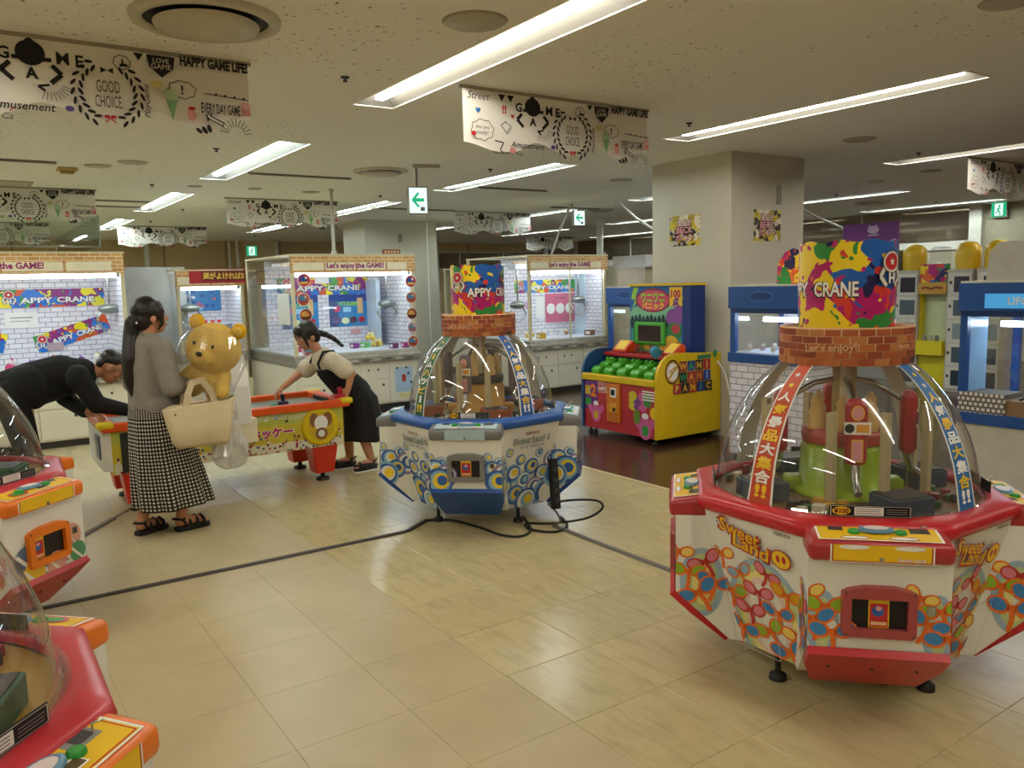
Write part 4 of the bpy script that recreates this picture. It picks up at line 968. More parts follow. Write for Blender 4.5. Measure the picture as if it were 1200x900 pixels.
# mallet
m = MB(); m.tube([(.2, .35, .92), (.3, .28, .9)], .055, mat('#2f7fa0', .5), 14); m.tube([(.25, .31, .91), (.36, .5, .9)], .016, BLACK, 8); m.build('mallet', WW)
MB().box(-.44, .46, .6, .82, .87, 1.6, mat('#16327a', .4)).build('back_board', WW)
MB().box(-.45, .47, .585, .83, 1.59, 1.615, WY_).build('board_cap', WW)
P = Print(plane((0, .6, 1.235), (0, -1, 0)), [(-.44, -.36), (.36, -.36), (.36, .36), (-.44, .36)])
P.rect(-.44, -.36, .36, .36, mat('#1f5fa8', .5)); P.rect(-.42, -.36, .34, .12, mat('#3f9a86', .5)); P.ell(-.05, .02, .4, .16, mat('#7fbf9a', .5))
for sx in (-.38, .28): P.poly([(sx, .34), (sx+.08, .34), (sx+.03, .24), (sx+.1, .24), (sx-.02, .1), (sx+.02, .21), (sx-.04, .21)], mat('#9fd04a', .5))
P.ell(-.08, .2, .27, .13, mat('#8a1f3a', .5)); P.ell(-.08, .2, .24, .11, mat('#d6486a', .5)); P.text('ワニワニ', -.08, .225, mat('#8fd02a', .5), w=.36, hgt=.1, fat=.05); P.text('パニック', -.08, .14, YEL, w=.34, hgt=.08, fat=.05)
P.rect(.17, .14, .35, .34, YEL); P.text('100', .26, .27, WR, w=.14, fat=.05); P.text('点', .26, .19, PURP, w=.1, fat=.05)
for i in range(10): P.ell(-.4+.06*i, -.04+.01*(i % 3), .028, .07, mat('#20323a', .5))
for a, b, r, cc_ in ((.24, .02, .12, '#8a4a9a'), (.24, -.12, .11, '#2f7a3a'), (.26, -.1, .06, '#c03a4a'), (.3, .1, .06, '#8a4a9a'), (.2, -.25, .1, '#d8b02a'), (.3, -.3, .08, '#c0562a')): P.ell(a, b, r, r*.8, mat(cc_, .5))
for i in range(7): P.ell(-.40+.08*i, -.31, .05, .03, mat(('#c8a02a', '#b04a2a', '#6a8a2a')[i % 3], .5))
P.build('board_art', WW)
o = MB().box(-.35, .12, .575, .6, .955, 1.205, mat('#4fae3a', .35), .02).build('screen_frame', WW); MB().box(-.285, .06, .57, .58, .99, 1.165, mat('#3a2a2c', .1), .005).build('screen', o)
# lettering tiles on the yellow flank
P = Print(plane((.58, .47, .66), (1, 0, 0)))
P.ell(-.25, .075, .105, .125, INK); P.ell(-.25, .075, .092, .11, mat('#c98a1a', .5)); P.ell(-.25, .075, .075, .09, PAPER); P.text('ワニ', -.25, .085, mat('#d0a02a', .5), w=.11, fat=.08, rot=.5); P.line([(-.31, .0), (-.18, .14)], .025, mat('#d0a02a', .5))
rows = [('WANI', ('#8a2a2a', '#27408a', '#14141a', '#b02a2a'), -.10, .12, ('#e0a02a', '#3aa04a', '#e0b02a', '#e0b02a')), ('WANI', ('#1a1a20', '#b0242c', '#8a1f24', '#2a3a8a'), -.10, .01, ('#2f8a5a', '#e0a02a', '#d88a2a', '#8ab0d8')), ('PANIC', ('#b0242c', '#1a1a24', '#b02a1a', '#24386a', '#1a1a1a'), -.19, -.1, ('#e8c04a', '#e0a02a', '#e0c02a', '#3a8a9a', '#d8a02a'))]
for txt, bg, x0, z0, fg in rows:
    for i, ch in enumerate(txt):
        x = x0+i*.115 if len(txt) == 4 else x0+i*.113
        P.rect(x-.054, z0-.052, x+.054, z0+.052, mat(bg[i], .5)); P.text(ch, x, z0, mat(fg[i], .5), hgt=.072, fat=.05)
P.rect(.1, .18, .3, .22, mat('#2f7a5a', .5)); P.ell(.36, .22, .03, .04, GRN); P.build('side_lettering', WW)
for x in (-.5, -.42, .5):
    for y in (.06, .85): MB().lathe([(.025, .0), (.03, .03), (.012, .04), (.012, .07)], BLACK, 10, (x, y)).build('caster', WW)
m = MB(); m.tube([(.59, .87, .8), (.66, .89, .7), (.78, .87, .4), (.88, .82, .02), (.98, .67, .013)], .012, mat('#d8d2c4', .5), 8); m.build('power_cord', WW)
# stickers on the big column
for i, (o, n) in enumerate((((-6.23, 6.57, 2.17), (0, -1, 0)), ((-5.6, 7.14, 2.19), (1, 0, 0)))):
    t = thing('column_sticker', ('splashy sticker on the left face of the big column', 'splashy sticker on the right face of the big column')[i], 'sticker', o, 0, 'column stickers')
    P = Print(plane((0, 0, 0), n)); P.rect(-.22, -.16, .22, .165, splat('sticker_splash', ['#d9c21c', '#2a2018', '#c9c0ae', '#d9c21c', '#1c1612', '#b8a020', '#e9e0c8'], 13)); P.build('sheet', t)
    P = Print(plane(Vector(n)*.002, n)); R_ = mat('#b8304a', .5)
    for j, (tx, yy, ww) in enumerate((('景品が', .085, .2), ('BECK', .01, .23), ('ポイント', -.07, .26))):
        P.text(tx, 0, yy, INK, w=ww+.03, hgt=.085, fat=.08); P.text(tx, 0, yy, (INK, R_, R_)[j] if j else mat('#d0b0a0', .5), w=ww+.01, hgt=.075, fat=.05); P.text(tx, 0, yy, mat('#e9c0c4', .5), w=ww, hgt=.065, fat=.0)
    P.build('lettering', t)
# ================================================================== air hockey table
HT = thing('air_hockey_table', 'small yellow and orange air hockey table with red legs', 'air hockey table', (-6.92, 1.78, 0))
hx, hy = .42, .97; OR = mat('#ea5a12', .35); HY = mat('#cdb422', .4)
MB().box(-hx+.03, hx-.03, -hy+.06, hy-.06, .31, .645, HY).build('body', HT)
MB().box(-hx+.06, hx-.06, -hy+.1, hy-.1, .63, .65, mat('#71857a', .3)).build('playing_surface', HT)
for sx in (-1, 1): MB().box(*sorted((sx*hx, sx*(hx-.07))), -hy+.08, hy-.08, .635, .70, OR, .012).build('side_rail', HT)
for sy in (-1, 1):
    o = MB().box(-hx, hx, *sorted((sy*hy, sy*(hy-.1))), .635, .705, OR, .015).build('end_rail', HT); MB().box(-.17, .17, *sorted((sy*(hy-.098), sy*(hy-.11))), .652, .69, BLACK).build('goal_slot', o)
    for sx in (-1, 1): MB().box(*sorted((sx*(hx+.005), sx*(hx-.1))), *sorted((sy*(hy+.03), sy*(hy-.09))), .66, .712, mat('#e0c81c', .35), .02).build('corner_cap', HT)
def leg(x, y):
    m = MB()
    m.rings([[(x+a*s, y+b*s*1.1, z) for a, b in ((-1, -1), (1, -1), (1, 1), (-1, 1))] for s, z in ((.075, .075), (.105, .32))], mat('#d5341c', .35), smooth=False); o = m.build('leg', HT, .01)
    MB().lathe([(.02, .08), (.02, .03), (.055, .025), (.06, 0)], BLACK, 14, (x, y)).build('levelling_foot', o)
for x in (-.28, .28):
    for y in (-.74, .74): leg(x, y)
P = Print(plane((hx-.03, 0, .48), (1, 0, 0)), [(-hy+.07, -.168), (hy-.07, -.168), (hy-.07, .155), (-hy+.07, .155)])
P.rect(-hy+.07, -.168, hy-.07, .155, mat('#d3bf3a', .45)); P.rect(-hy+.07, .06, hy-.07, .155, mat('#b9bf52', .45)); P.rect(-hy+.07, -.168, hy-.07, -.09, mat('#e4dcc0', .45))
for i in range(3): P.line([(-.2+j*.05, .105+.015*i+.012*math.sin(j*.8)) for j in range(18)], .004, PAPER)
for j in range(7): P.ell(-.1+j*.085, .1+.02*math.sin(j*1.7), .012, .01, (INK, PAPER, LBLU)[j % 3]); P.line([(-.09+j*.085, .1+.02*math.sin(j*1.7)), (-.09+j*.085, .135+.02*math.sin(j*1.7))], .004, (INK, PAPER, LBLU)[j % 3])
P.text('ホッケー', .28, .0, PAPER, w=.38, hgt=.1, fat=.09); P.text('ホッケー', .28, .0, mat('#b41f5a', .5), w=.36, hgt=.09, fat=.05)
rn = random.Random(9)
for i in range(230):
    x = rn.uniform(-.88, .88); y = -.168+.13*rn.random()**1.5; P.ell(x, y, .011, .011, mat(rn.choice(['#a8242c', '#7a2a5a', '#c8862a', '#3a6a8a', '#8a9a3a', '#e9e0d0', '#c04a6a']), .5), 0, 7, .0012+.00001*i)
P.build('side_print', HT)
m = MB(); m.T = Matrix.Translation((hx-.03, .70, .49)) @ Matrix.Rotation(PI/2, 4, 'Y'); m.lathe([(.165, 0), (.165, .012), (.15, .022)], mat('#e2c40f', .35), 32); o = m.build('round_badge', HT)
# plain brown and white patches stand in for the badge picture
P = Print(plane((hx-.007, .70, .49), (1, 0, 0))); br = mat('#8a5a34', .5); P.ell(0, .0, .115, .125, mat('#cfae1a', .5))
for s_ in (-1, 1): P.ell(s_*.06, .06, .04, .06, br)
P.ell(0, .03, .06, .065, PAPER); P.ell(0, -.06, .055, .05, br); P.ell(0, -.06, .03, .03, PAPER); P.build('badge_print', o)
# left end: dark curved panel and coin face
MB().box(hx-.032, hx-.02, -hy+.12, -hy+.42, .32, .62, mat('#3b3934', .25)).build('dark_panel', HT)
MB().prism([(-hx+.03, -hy+.06), (-hx+.08, -hy-.0), (hx-.08, -hy-.0), (hx-.03, -hy+.06)], 'z', .34, .635, mat('#d8d4c8', .4)).build('end_panel', HT)
MB().box(.12, .28, -hy-.012, -hy, .42, .6, mat('#4a5a6a', .3)).build('coin_unit', HT)
# puck lights and mallets
for i, (x, y, c_) in enumerate(((-.12, -.42, '#e0281c'), (-.08, -.34, '#22b04a'))): MB().lathe([(.018, .65), (.018, .66), (.008, .668)], mat(c_, .3, emit=.8), 12, (x, y)).build('indicator', HT)
def mallet(label, x, y, z, c_):
    o = thing('mallet', label, 'mallet', (x, y, z), 0, 'hockey mallets'); MB().lathe([(.05, 0), (.052, .012), (.045, .03), (.025, .034)], c_, 20).build('base_disc', o); MB().lathe([(.018, .03), (.016, .06), (.024, .075), (.016, .092), (.0, .095)], c_, 16, cap=(True, False)).build('knob', o)
mallet('dark purple hockey mallet under the girl\'s hand', -6.92, 2.30, .65, mat('#2a1f4a', .3))
mallet('red hockey mallet resting on the table end by the girl', -6.60, 2.70, .705, mat('#b8203a', .3))
tag(MB().lathe([(.04, .65), (.042, .656), (.03, .665)], mat('#3aa06a', .4), 18, (-6.93, 2.23)).build('hockey_puck'), 'flat green puck lying on the hockey table', 'puck')
# score arch
m = MB(); sec = []
path = []
for i in range(17):
    a = PI*i/16; path.append((.47*math.cos(a), .60+.62*math.sin(a)**.8, math.sin(a)))
rings = []
for i, (x, z, s) in enumerate(path):
    p0 = Vector((path[max(i-1, 0)][0], 0, path[max(i-1, 0)][1])); p1 = Vector((path[min(i+1, 16)][0], 0, path[min(i+1, 16)][1])); d = (p1-p0).normalized(); n_ = Vector((d.z, 0, -d.x))
    th = .035; wd = .06+.02*s
    rings.append([Vector((x, 0, z))+n_*th*a+Vector((0, wd*b, 0)) for a, b in ((-1, -1), (1, -1), (1, 1), (-1, 1))])
m.rings(rings, WHITE, smooth=False); ar = m.build('score_arch', HT, .012)
ar.location = (0, .04, 0)
for sx in (-1, 1): MB().box(*sorted((sx*.40, sx*.50)), -.06, .14, .44, .64, CREAM, .012).build('arch_foot', HT)
sb = MB().box(-.2, .2, -.06, .14, 1.19, 1.33, mat('#c8281c', .35), .05).build('score_box', HT)
P = Print(plane((.05, -.0605, 1.26), (0, -1, 0))); P.rect(-.18, -.04, .08, .04, BLACK); P.build('score_digits', sb)
# ================================================================== people
def remesh(mb, name, parent, vox, smooth=4):
    o = mb.build(name, parent)
    r = o.modifiers.new('r', 'REMESH'); r.mode = 'VOXEL'; r.voxel_size = vox; r.use_smooth_shade = True
    s = o.modifiers.new('s', 'SMOOTH'); s.iterations = smooth; s.factor = .5
    dg = bpy.context.evaluated_depsgraph_get(); me = bpy.data.meshes.new_from_object(o.evaluated_get(dg))
    o.modifiers.clear(); old = o.data; mats = list(old.materials); o.data = me; me.name = name; bpy.data.meshes.remove(old)
    me.materials.clear()
    for m in mats[:1]: me.materials.append(m)
    me.polygons.foreach_set('material_index', [0]*len(me.polygons)); me.polygons.foreach_set('use_smooth', [True]*len(me.polygons))
    return o
def cap(mb, pts, rad, m, n=14):
    pts = [Vector(p) for p in pts]
    for i in range(len(pts)-1): mb.tube([pts[i], pts[i+1]], [rad[i], rad[i+1]], m, n)
    for p, r in zip(pts, rad): mb.ell(p, (r, r, r), m, n=12, k=8)
def hand(mb, w, d, nrm, s, m, side, curl=.5):
    """palm and five bent fingers from wrist w along d; nrm = back of the hand; side = +1/-1 thumb side"""
    w = Vector(w); d = Vector(d).normalized(); nrm = Vector(nrm); nrm = (nrm-d*nrm.dot(d)).normalized(); sd = d.cross(nrm)*side
    R = Matrix((sd, d, nrm)).transposed()
    mb.ell(w+d*.045*s, (.038*s, .052*s, .018*s), m, R, 12, 8)
    for i, (o, l) in enumerate(((.028, .068), (.009, .078), (-.010, .072), (-.028, .056))):
        b = w+d*.085*s+sd*o*s; a1 = curl; a2 = curl*2
        p1 = b+(d*math.cos(a1)-nrm*math.sin(a1))*l*.5*s; p2 = p1+(d*math.cos(a2)-nrm*math.sin(a2))*l*.5*s
        cap(mb, [b, p1, p2], [.0095*s, .0088*s, .0075*s], m, 8)
    b = w+d*.025*s+sd*.03*s; p1 = b+(sd*.8+d*.6-nrm*.2).normalized()*.035*s; p2 = p1+(sd*.25+d-nrm*.4).normalized()*.03*s
    cap(mb, [b, p1, p2], [.013*s, .0105*s, .009*s], m, 8)
def head(mb, c, s, m, R):
    """skull, jaw, nose, lips, ears; R columns = right, forward, up"""
    c = Vector(c)
    def q(x, y, z): return c+R @ Vector((x*s, y*s, z*s))
    mb.ell(q(0, -.005, .025), (.077*s, .096*s, .098*s), m, R); mb.ell(q(0, .03, -.045), (.058*s, .062*s, .07*s), m, R); mb.ell(q(0, .058, -.092), (.026*s, .022*s, .02*s), m, R, 10, 6)
    cap(mb, [q(0, .088, .012), q(0, .106, -.022)], [.009*s, .014*s], m, 8); mb.ell(q(0, .088, -.06), (.024*s, .012*s, .011*s), m, R, 10, 6)
    mb.ell(q(0, .07, .028), (.055*s, .022*s, .014*s), m, R, 12, 6)
    for sx in (-1, 1): mb.ell(q(sx*.078, -.008, -.012), (.012*s, .022*s, .032*s), m, R, 10, 6); mb.ell(q(sx*.04, .06, -.02), (.026*s, .024*s, .03*s), m, R, 10, 6)
    return q
def face_bits(q, s, R, parent, brow):
    for sx in (-1, 1):
        e = MB().ell(q(sx*.032, .081, .006), (.013*s, .007*s, .008*s), mat('#e8e2da', .3), R, 10, 6).build('eye', parent)
        MB().ell(q(sx*.032, .087, .006), (.0065*s, .003*s, .0068*s), mat('#1c120e', .2), R, 8, 6).build('iris', e)
        m = MB(); cap(m, [q(sx*.015, .09, .03), q(sx*.048, .08, .033)], [.004*s, .003*s], brow, 6); m.build('eyebrow', parent)
    MB().ell(q(0, .098, -.061), (.019*s, .005*s, .0065*s), mat('#a85a50', .5), R, 10, 6).build('lips', parent)
def rot(yaw=0, pitch=0, roll=0):
    return (Matrix.Rotation(yaw, 3, 'Z') @ Matrix.Rotation(pitch, 3, 'X') @ Matrix.Rotation(roll, 3, 'Y'))
SKIN = mat('#c98f6c', .55, var=.03); SKIN2 = mat('#b07c58', .55, var=.03); HAIR = mat('#120d0b', .35, var=.2)
def hairmat():
    m, N, L = nodes('black_hair'); b = N['Principled BSDF']; v = texco(N, L, 'Object', (60, 60, 6))
    L.new(ramp(N, L, noise(N, L, v, 3, 3), [(.35, '#0a0706'), (.7, '#241a15')]), b.inputs['Base Color']); b.inputs['Roughness'].default_value = .4
    bp = N.new('ShaderNodeBump'); bp.inputs['Strength'].default_value = .5; bp.inputs['Distance'].default_value = .004; L.new(noise(N, L, v, 3, 3), bp.inputs['Height']); L.new(bp.outputs[0], b.inputs['Normal']); return m
HAIR = hairmat()
def knit(key, c):
    m, N, L = nodes(key); b = N['Principled BSDF']; v = texco(N, L)
    base = Vector(lin(c)); L.new(ramp(N, L, noise(N, L, v, 120, 3), [(.3, tuple(base*.8)), (.7, tuple(base*1.15))]), b.inputs['Base Color']); b.inputs['Roughness'].default_value = .9
    bp = N.new('ShaderNodeBump'); bp.inputs['Strength'].default_value = .35; bp.inputs['Distance'].default_value = .004; L.new(noise(N, L, v, 160, 2), bp.inputs['Height']); L.new(bp.outputs[0], b.inputs['Normal']); return m
KNIT = knit('grey_knit', '#8d8880'); BLKC = knit('black_cloth', '#121213'); TEE = knit('cream_tee', '#ded3bd'); DRESS = knit('black_dress', '#19191b')
def gingham():
    m, N, L = nodes('black_white_gingham'); b = N['Principled BSDF']
    t = N.new('ShaderNodeTexCoord'); s = N.new('ShaderNodeSeparateXYZ'); L.new(t.outputs['UV'], s.inputs[0]); st = []
    for k, n_ in ((0, 62), (1, 34)):
        a = N.new('ShaderNodeMath'); a.operation = 'MULTIPLY'; a.inputs[1].default_value = n_; L.new(s.outputs[k], a.inputs[0])
        f = N.new('ShaderNodeMath'); f.operation = 'FRACT'; L.new(a.outputs[0], f.inputs[0])
        g = N.new('ShaderNodeMath'); g.operation = 'GREATER_THAN'; g.inputs[1].default_value = .5; L.new(f.outputs[0], g.inputs[0]); st.append(g.outputs[0])
    ad = N.new('ShaderNodeMath'); ad.operation = 'ADD'; L.new(st[0], ad.inputs[0]); L.new(st[1], ad.inputs[1])
    hv = N.new('ShaderNodeMath'); hv.operation = 'MULTIPLY'; hv.inputs[1].default_value = .5; L.new(ad.outputs[0], hv.inputs[0])
    L.new(ramp(N, L, hv.outputs[0], [(0, '#d8d2c2'), (.5, '#3c3a38'), (1, '#0d0c0c')]), b.inputs['Base Color']); b.inputs['Roughness'].default_value = .9
    return m
def cloth_tube(name, parent, rows, m, nu=96, wave=0, nw=13, thick=.006, ph=0):
    """rows: (cx, cy, z, rx, ry) from top to hem; folds grow towards the hem; UV for the weave"""
    n = len(rows); R = []
    sub = []
    for i in range(n-1):
        for k in range(6):
            f = k/6; sub.append([a+(b-a)*f for a, b in zip(rows[i], rows[i+1])])
    sub.append(list(rows[-1])); n = len(sub)
    mb = MB(); ring = []
    for i, (cx, cy, z, rx, ry) in enumerate(sub):
        f = i/(n-1); r = []
        for j in range(nu):
            a = 2*PI*j/nu; wv = 1+wave*f*(math.sin(nw*a+ph)+.5*math.sin((nw*1.7//1)*a+1.3+2*f))
            r.append((cx+rx*wv*math.cos(a), cy+ry*wv*math.sin(a), z+.012*wave*10*f*math.sin(3*a+1)))
        ring.append(r)
    mb.rings(ring, m, cap=(False, False)); inn = [[(x*1, y*1, z) for x, y, z in r] for r in ring]
    o = mb.build(name, parent)
    me = o.data; uvl = me.uv_layers.new(name='UVMap')
    for p in me.polygons:
        for li in p.loop_indices:
            vi = me.loops[li].vertex_index; i, j = divmod(vi, nu); u = j/nu
            js = [me.loops[q].vertex_index % nu for q in p.loop_indices]
            if max(js)-min(js) > nu/2 and j == 0: u = 1.
            uvl.data[li].uv = (u, i/(n-1))
    sd = o.modifiers.new('s', 'SOLIDIFY'); sd.thickness = thick; sd.offset = -1
    return o
def sandal(parent, x, y, yaw_, m, L_=.245):
    t = Matrix.Translation((x, y, 0)) @ Matrix.Rotation(yaw_, 4, 'Z'); k = L_/.245
    sole = [(-.03, -.09), (.03, -.09), (.042, .0), (.048, .08), (.038, .135), (0, .155), (-.036, .13), (-.042, .06), (-.034, 0)]
    a = MB(); a.T = t; a.prism([(p*k, q*k) for p, q in sole], 'z', 0, .032, m); s = a.build('sandal', parent, .006)
    a = MB(); a.T = t
    for y0, w_ in ((.095, .05), (.05, .047), (.0, .04)): a.tube([(-w_*.92*k, y0*k, .03), (-w_*.75*k, y0*k, .065), (0, (y0-.008)*k, .085+(.1-y0)*.15), (w_*.75*k, y0*k, .065), (w_*.92*k, y0*k, .03)], .011, m, 8)
    a.tube([(-.036*k, -.02*k, .03), (-.04*k, -.055*k, .085), (0, -.105*k, .095), (.04*k, -.055*k, .085), (.036*k, -.02*k, .03)], .009, m, 8); a.tube([(-.038, -.05, .085), (0, -.005, .11), (.038, -.05, .085)], .01, m, 8)
    a.build('strap', s)
def foot(mb, x, y, yaw_, m, z=.03):
    R = Matrix.Rotation(yaw_, 3, 'Z')
    def q(a, b, c): return Vector((x, y, z))+R @ Vector((a, b, c))
    cap(mb, [q(0, -.06, .035), q(0, .03, .035), q(0, .10, .022)], [.034, .034, .026], m)
    for i in range(5): cap(mb, [q(-.026+.013*i, .11, .014), q(-.028+.014*i, .14-.005*abs(i-1), .011)], [.009, .008], m, 6)
    return q(0, -.045, .05)
# ---------------------------------------------------------------- woman
W_ = thing('person', 'person with black ponytail in grey cardigan and checked skirt, holding a plush', 'person', (-5.88, 1.07, 0), math.radians(20))
b = MB(); R0 = rot(math.radians(-14), math.radians(2))
q = head(b, (0, .02, 1.49), 1.0, SKIN, R0)
cap(b, [(0, .0, 1.42), (0, -.015, 1.32)], [.048, .055], SKIN); cap(b, [(0, -.01, 1.27), (0, -.01, 1.05), (0, 0, .9)], [.10, .10, .12], SKIN)
cap(b, [(-.1, -.01, 1.29), (.1, -.01, 1.29)], [.06, .06], SKIN)
for sx in (-1, 1):
    el = (sx*.225, .0, 1.02); wr = (sx*.10, .27, 1.01)
    cap(b, [(sx*.155, -.01, 1.28), el, wr], [.05, .042, .028], SKIN); hand(b, wr, (-sx*.55, .75, -.25), (sx*.7, .3, .5), .95, SKIN, -1 if sx > 0 else 1, .7)
    fy = .13 if sx > 0 else -.07
    kn = foot(b, sx*.085, fy, -sx*.12, SKIN); cap(b, [(sx*.085, .0, .86), (sx*.085, fy*.6+.03, .48), kn], [.085, .06, .036], SKIN)
bd = remesh(b, 'body', W_, .007, 5)
face_bits(q, 1., R0, bd, HAIR)
h_ = MB(); h_.ell(q(0, -.018, .038), (.092, .108, .105), HAIR, R0); h_.ell(q(0, -.06, -.02), (.083, .062, .075), HAIR, R0)
for sx in (-1, 1): cap(h_, [q(sx*.075, .05, .04), q(sx*.083, .045, -.05), q(sx*.07, .02, -.085)], [.02, .014, .008], HAIR)
cap(h_, [q(0, -.09, .0), q(0, -.125, -.03), q(0, -.14, -.12), (.0, -.15, 1.22), (.0, -.155, 1.08), (.005, -.15, .98)], [.04, .045, .05, .052, .046, .02], HAIR)
ho = remesh(h_, 'hair', bd, .007, 3)
m = MB(); m.lathe([(.05, 0), (.056, .012), (.05, .024)], mat('#1a1414', .5), 16); 
for i in range(5): a = i*1.256; m.ell((.052*math.cos(a), .052*math.sin(a), .012), (.008, .008, .008), mat('#e9e4dc', .2), n=8, k=5)
so = m.build('pearl_hair_tie', bd); so.location = q(0, -.11, -.035); so.rotation_euler = (math.radians(75), 0, 0)
k_ = MB()
cap(k_, [(0, -.015, 1.27), (0, -.02, 1.15), (0, -.01, 1.0), (0, .0, .87)], [.125, .15, .155, .165], KNIT); cap(k_, [(-.11, -.015, 1.285), (.11, -.015, 1.285)], [.07, .07], KNIT)
for sx in (-1, 1): cap(k_, [(sx*.155, -.01, 1.275), (sx*.235, -.01, 1.03), (sx*.13, .23, 1.015)], [.074, .07, .048], KNIT); k_.ell((sx*.07, .01, .9), (.12, .15, .1), KNIT)
remesh(k_, 'cardigan', W_, .008, 6)
m = MB(); m.lathe([(.066, 1.315), (.063, 1.345), (.058, 1.355)], TEE, 20, (0, -.01), cap=(False, False)); m.build('collar', W_)
cloth_tube('skirt', W_, [(0, .0, .93, .155, .15), (0, .01, .82, .175, .175), (0, .03, .6, .195, .205), (0, .06, .4, .215, .24), (0, .09, .19, .235, .265)], gingham(), 144, .05, 9)
for sx in (-1, 1): sandal(W_, sx*.085, .13 if sx > 0 else -.07, -sx*.12, BLACK, .25)
# tote bag hung on her forearm
TB = thing('tote_bag', 'large cream canvas tote bag hanging from the woman\'s forearm', 'bag', (-5.63, 1.30, .62))
CANV = mat('#d9c9a4', .9, bump=.2, bscale=400)
m = MB(); rw = []
for z, hx_, hy_ in ((0, .05, .16), (.03, .075, .18), (.15, .08, .205), (.27, .05, .23), (.29, .045, .232)):
    rw.append([(hx_*math.copysign(abs(math.cos(a))**.5, math.cos(a)), hy_*math.copysign(abs(math.sin(a))**.25, math.sin(a)), z+.03*math.sin(a)*(z/.29)) for a in [2*PI*i/40 for i in range(40)]])
m.rings(rw, CANV, cap=(True, False)); o = m.build('bag_body', TB); sd = o.modifiers.new('s', 'SOLIDIFY'); sd.thickness = .006
for x in (.045, -.045):
    m = MB(); pts = [(x, -.10, .24), (x, -.075, .36), (x*.5, -.04, .43), (x*.4, .03, .44), (x*.6, .075, .37), (x, .105, .26)]
    sec = []
    for i, p in enumerate(pts):
        p0 = Vector(pts[max(0, i-1)]); p1 = Vector(pts[min(5, i+1)]); d = (p1-p0).normalized(); n_ = d.cross(Vector((1, 0, 0))).normalized()
        sec.append([Vector(p)+n_*.021*a+Vector((.003*b_, 0, 0)) for a, b_ in ((-1, -1), (1, -1), (1, 1), (-1, 1))])
    m.rings(sec, CANV, smooth=False); m.build('handle', TB)
MB().ell((.079, -.17, .235), (.004, .008, .008), mat('#9a7a5a', .5), n=8, k=5).build('rivet', TB)
# thin plastic bag below
m = MB(); rw = []; rn = random.Random(5); ph = [rn.uniform(0, 6) for _ in range(6)]
for i, (z, r_) in enumerate(((0, .05), (.03, .10), (.1, .13), (.18, .12), (.26, .09), (.34, .05), (.42, .03))):
    rw.append([(r_*.75*(1+.2*math.sin(3*a+ph[i % 6])+.14*math.sin(7*a+ph[(i+2) % 6]))*math.cos(a), r_*(1+.2*math.sin(4*a+ph[(i+1) % 6]))*math.sin(a), z) for a in [2*PI*k/32 for k in range(32)]])
m.rings(rw, glass('thin_plastic', (.9, .9, .88), .15, .12, .42), cap=(True, False), smooth=False); o = m.build('plastic_bag'); o.location = (-5.70, 1.50, .42); tag(o, 'crumpled clear plastic bag hanging below the tote bag', 'bag')
m = MB(); m.ell((0, 0, .1), (.06, .08, .07), mat('#e3ddcf', .7), n=10, k=6); o = m.build('bagged_bundle'); o.location = (-5.70, 1.50, .43); tag(o, 'pale bundle inside the crumpled plastic bag', 'bundle')
# plain yellow teddy in a clear bag
TD = thing('teddy_bear', 'big yellow teddy bear in clear plastic held by the woman', 'plush toy', (-5.78, 1.40, .95), math.radians(50))
TD.rotation_euler = (0, math.radians(14), math.radians(50))
FUR = knit('yellow_fur', '#e3b01c'); FUR2 = knit('pale_fur', '#e0bb58')
b = MB(); b.ell((0, 0, .12), (.14, .12, .12), FUR2); b.ell((0, -.03, .32), (.19, .17, .18), FUR); b.ell((0, -.15, .28), (.085, .085, .07), FUR)
for sx in (-1, 1): cap(b, [(sx*.11, -.05, .14), (sx*.15, -.12, .06)], [.05, .045], FUR2); cap(b, [(sx*.06, -.03, .06), (sx*.07, -.07, .02)], [.055, .05], FUR)
remesh(b, 'body', TD, .009, 4)
for sx in (-1, 1):
    e = MB().ell((sx*.15, -.02, .475), (.055, .035, .055), FUR, n=14, k=8).build('ear', TD); MB().ell((sx*.15, -.045, .475), (.034, .014, .034), FUR2, n=12, k=6).build('inner_ear', e)
    MB().ell((sx*.065, -.193, .36), (.011, .008, .013), BLACK, n=10, k=6).build('eye', TD)
MB().ell((0, -.236, .30), (.024, .014, .017), mat('#2a201c', .4), n=10, k=6).build('nose', TD)
m = MB(); rw = []
for i, (z, r_) in enumerate(((-.03, .1), (.05, .18), (.14, .205), (.25, .235), (.36, .225), (.44, .17), (.47, .1))): rw.append([(r_*(1+.04*math.sin(7*a+i))*math.cos(a), -.03+r_*.92*(1+.05*math.sin(6*a+2*i))*math.sin(a), z) for a in [2*PI*k/36 for k in range(36)]])
m.rings(rw, glass('thin_plastic_wrap', (.97, .97, .97), .08, .03, .04), cap=(False, False), smooth=False); m.build('plastic_wrap', TD)
# ---------------------------------------------------------------- man bending over the table end
MN = thing('person', 'person in black bending over the left end of the hockey table', 'person', (-6.95, .30, 0))
b = MB(); R1 = rot(math.radians(-8), math.radians(-38))
hc = (.03, .665, 1.085); q = head(b, hc, 1.04, SKIN2, R1)
cap(b, [(.02, .56, 1.06), (.0, .46, 1.06)], [.055, .06], SKIN2); cap(b, [(0, .42, 1.04), (0, .2, 1.0), (0, .03, .93)], [.11, .12, .13], SKIN2); cap(b, [(-.13, .42, 1.05), (.13, .42, 1.05)], [.07, .07], SKIN2)
wr = (.17, .78, .745); cap(b, [(.18, .42, 1.05), (.22, .52, .83), wr], [.055, .045, .03], SKIN2); hand(b, wr, (-.1, 1, -.12), (0, .1, 1), 1.05, SKIN2, -1, .45)
wl = (.17, .475, .76); cap(b, [(-.18, .42, 1.05), (-.14, .36, .86), wl], [.055, .045, .03], SKIN2); hand(b, wl, (.75, .55, -.15), (0, .1, 1), 1.05, SKIN2, 1, .6)
